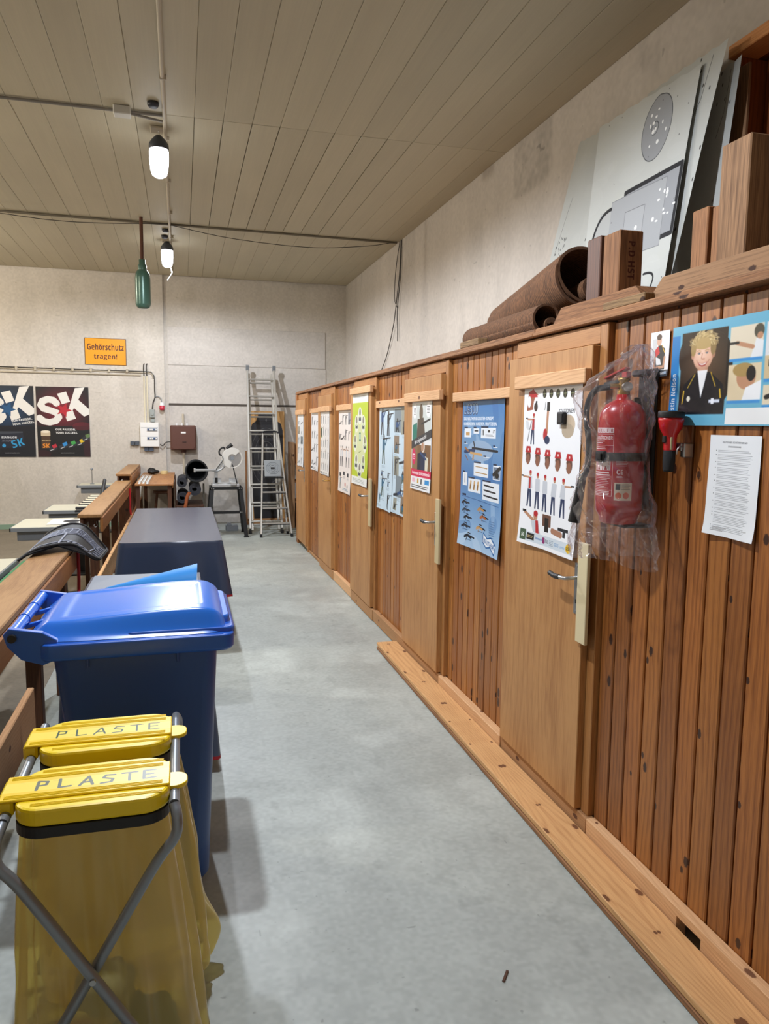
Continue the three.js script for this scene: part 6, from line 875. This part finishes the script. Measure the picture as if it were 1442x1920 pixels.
  for (const x of [-0.08, 0.0, 0.08]) mesh('gland', rod([x, 1.6, zq + 0.1], [x, 1.635, zq + 0.1], 0.018), M.white, bb); mesh('supply_pipe', rod([0.02, 1.6, zq + 0.06], [0.02, 1.78, zq + 0.02], 0.018), M.conduit, bb); mesh('drain_pipe', rod([0.02, 0.85, zq + 0.05], [0.02, 1.215, zq + 0.05], 0.02), M.conduit, bb); mesh('collar', rod([0.02, 1.17, zq + 0.05], [0.02, 1.215, zq + 0.05], 0.04), br, bb); mesh('cable', tube([[-0.34, 1.3, ZB + 0.05], [-0.3, 1.28, ZB + 0.06], [-0.25, 1.33, ZB + 0.06], [-0.18, 1.34, ZB + 0.06]], 0.008, 24, 6), M.cable, bb); base(bb, 0.015, 1.215, ZB);
}
{ // on the ceiling: conduits, boxes, the green hanging cylinder
  const c1 = thing('ceiling_conduit', 'painted conduit running lengthwise over the aisle', 'conduit'); mesh('pipe', rod([-0.055, CEIL - 0.014, 0.5], [-0.1, CEIL - 0.014, -11.9], 0.014), M.conduit, c1); for (let z = -1; z > -11.8; z -= 1.1) mesh('clip', cb(-0.095, -0.05, CEIL - 0.03, CEIL, z - 0.008, z + 0.008, 0.002), M.conduit, c1); base(c1, -0.07, CEIL, -5.5);
  const c2 = thing('ceiling_conduit', 'grey cross conduit ending at the nearer hanging lamp', 'conduit'); mesh('pipe', rod([-6.1, CEIL - 0.013, -6.0], [-0.09, CEIL - 0.013, -6.05], 0.0105), M.greyPaint, c2); mesh('pipe', rod([-0.4, CEIL - 0.02, -6.03], [-0.09, CEIL - 0.04, -6.09], 0.009), M.greyPaint, c2); base(c2, -3, CEIL, -6.02);
  const c3 = thing('ceiling_conduit', 'dark cross cable run near the back with sagging wire', 'conduit'); mesh('pipe', rod([-6.1, CEIL - 0.012, -9.1], [XW - 0.03, CEIL - 0.012, -9.28], 0.012), mat({ color: 0x6d6657, roughness: 0.6 }), c3); mesh('wire', tube([[-6, CEIL - 0.02, -9.0], [-2.5, CEIL - 0.04, -9.05], [-1.2, CEIL - 0.09, -9.1], [-0.1, CEIL - 0.02, -9.17]], 0.004, 60, 6), M.cable, c3); mesh('wire', tube([[-0.1, CEIL - 0.02, -9.2], [0.6, CEIL - 0.12, -9.2], [1.5, CEIL - 0.16, -9.2], [2.2, CEIL - 0.1, -9.2], [2.62, CEIL - 0.02, -9.2]], 0.004, 60, 6), M.cable, c3); base(c3, 0, CEIL, -9.2);
  one('junction_box', cb(-0.43, -0.31, CEIL - 0.06, CEIL - 0.001, -5.96, -6.06, 0.006), mat({ color: 0xcfcec6, roughness: 0.5 }), 'pale junction box on the cross conduit', 'junction box');
  const puck = (x, z, label) => one('ceiling_puck', at(lathe([[0.001, -0.035], [0.03, -0.034], [0.04, -0.02], [0.04, 0], [0.001, 0]], 20), x, CEIL - 0.001, z), mat({ color: 0x2b2d36, roughness: 0.5 }), label, 'fitting', 'dark round fittings on the ceiling'); puck(-0.15, -5.86, 'dark round ceiling fitting by the pale junction box'); puck(-0.14, -9.5, 'upper dark round ceiling fitting before the far lamp'); puck(-0.155, -9.82, 'dark round ceiling fitting just above the far lamp');
  const g = thing('hanging_cylinder', 'green steel gas bottle hanging from a rusty rod', 'gas bottle'), x = -0.392, z = -9.04, gm = pmat({ color: 0x3f6256, roughness: 0.3, metalness: 0.2, clearcoat: 0.4 });
  mesh('rod', rod([x, 3.44, z], [x, CEIL - 0.001, z], 0.02, 0.02, 14), mat({ color: 0x5b3a2c, roughness: 0.8 }), g);
  mesh('bottle', at(lathe([[0.001, 2.915], [0.05, 2.918], [0.072, 2.935], [0.083, 2.965], [0.0835, 3.12], [0.0815, 3.123], [0.0835, 3.127], [0.0835, 3.25], [0.075, 3.3], [0.055, 3.335], [0.038, 3.345], [0.036, 3.45], [0.001, 3.451]], 36), x, 0, z), gm, g);
  mesh('collar', [at(lathe([[0.047, 3.34], [0.047, 3.39], [0.037, 3.4]], 24), x, 0, z)], gm, g); base(g, x, CEIL, z);
}
// ---------------------------------------------------------------- lamps
{
  const diff = mat({ color: 0xffffff, emissive: 0xf4f8ff, emissiveIntensity: 6, roughness: 0.4 });
  const diffW = mat({ color: 0xffffff, emissive: 0xfff0dc, emissiveIntensity: 6, roughness: 0.4 });
  const where = ['under the long conduit, larger in view', 'near the back wall, with a pull strap', 'above the blue bin', 'over the middle of the range', 'over the far end of the range'];
  LAMPS.forEach(([x, y, z, cd, col], i) => {
    const l = thing('hanging_lamp', 'lit white battery lamp with dark peaked cap ' + where[i], 'lamp', 'hanging lamps');
    const yt = y + 0.085;
    mesh('diffuser', at(lathe([[0.001, -0.125], [0.03, -0.122], [0.055, -0.105], [0.066, -0.07], [0.073, 0.0], [0.0735, 0.07], [0.07, 0.085], [0.001, 0.085]], 28), x, y, z), i < 3 ? diff : diffW, l);
    mesh('cap', [at(lathe([[0.074, -0.002], [0.076, 0.012], [0.074, 0.04], [0.05, 0.075], [0.02, 0.105], [0.001, 0.108]], 24), x, yt, z)], mat({ color: 0x3a3f47, roughness: 0.5 }), l);
    mesh('hook', tube([[x, yt + 0.1, z], [x + 0.008, yt + 0.12, z], [x, yt + 0.135, z], [x, CEIL - 0.005, z]], 0.003, 16, 6), M.steel, l);
    mesh('ceiling_plate', cb(x - 0.06, x + 0.05, CEIL - 0.02, CEIL, z - 0.06, z + 0.05, 0.004, 'y'), M.conduit, l);
    if (i === 1) mesh('pull_strap', tube([[x + 0.03, y - 0.1, z], [x + 0.05, y - 0.16, z], [x + 0.05, y - 0.2, z + 0.01], [x + 0.0, y - 0.28, z + 0.01]], 0.008, 20, 6), M.white, l);
    base(l, x, CEIL, z);
    const p = i < 3 ? new THREE.SpotLight(col, cd, 0, 1.54, 0.22, 2) : new THREE.PointLight(col, cd, 0, 2); p.position.set(x, y - 0.02, z); if (p.target) { p.target.position.set(x, 0, z); scene.add(p.target); } p.castShadow = true; p.shadow.radius = 2.5; p.name = numbered('lamp_light'); scene.add(p);
  });
}
renderer.render(scene, camera);
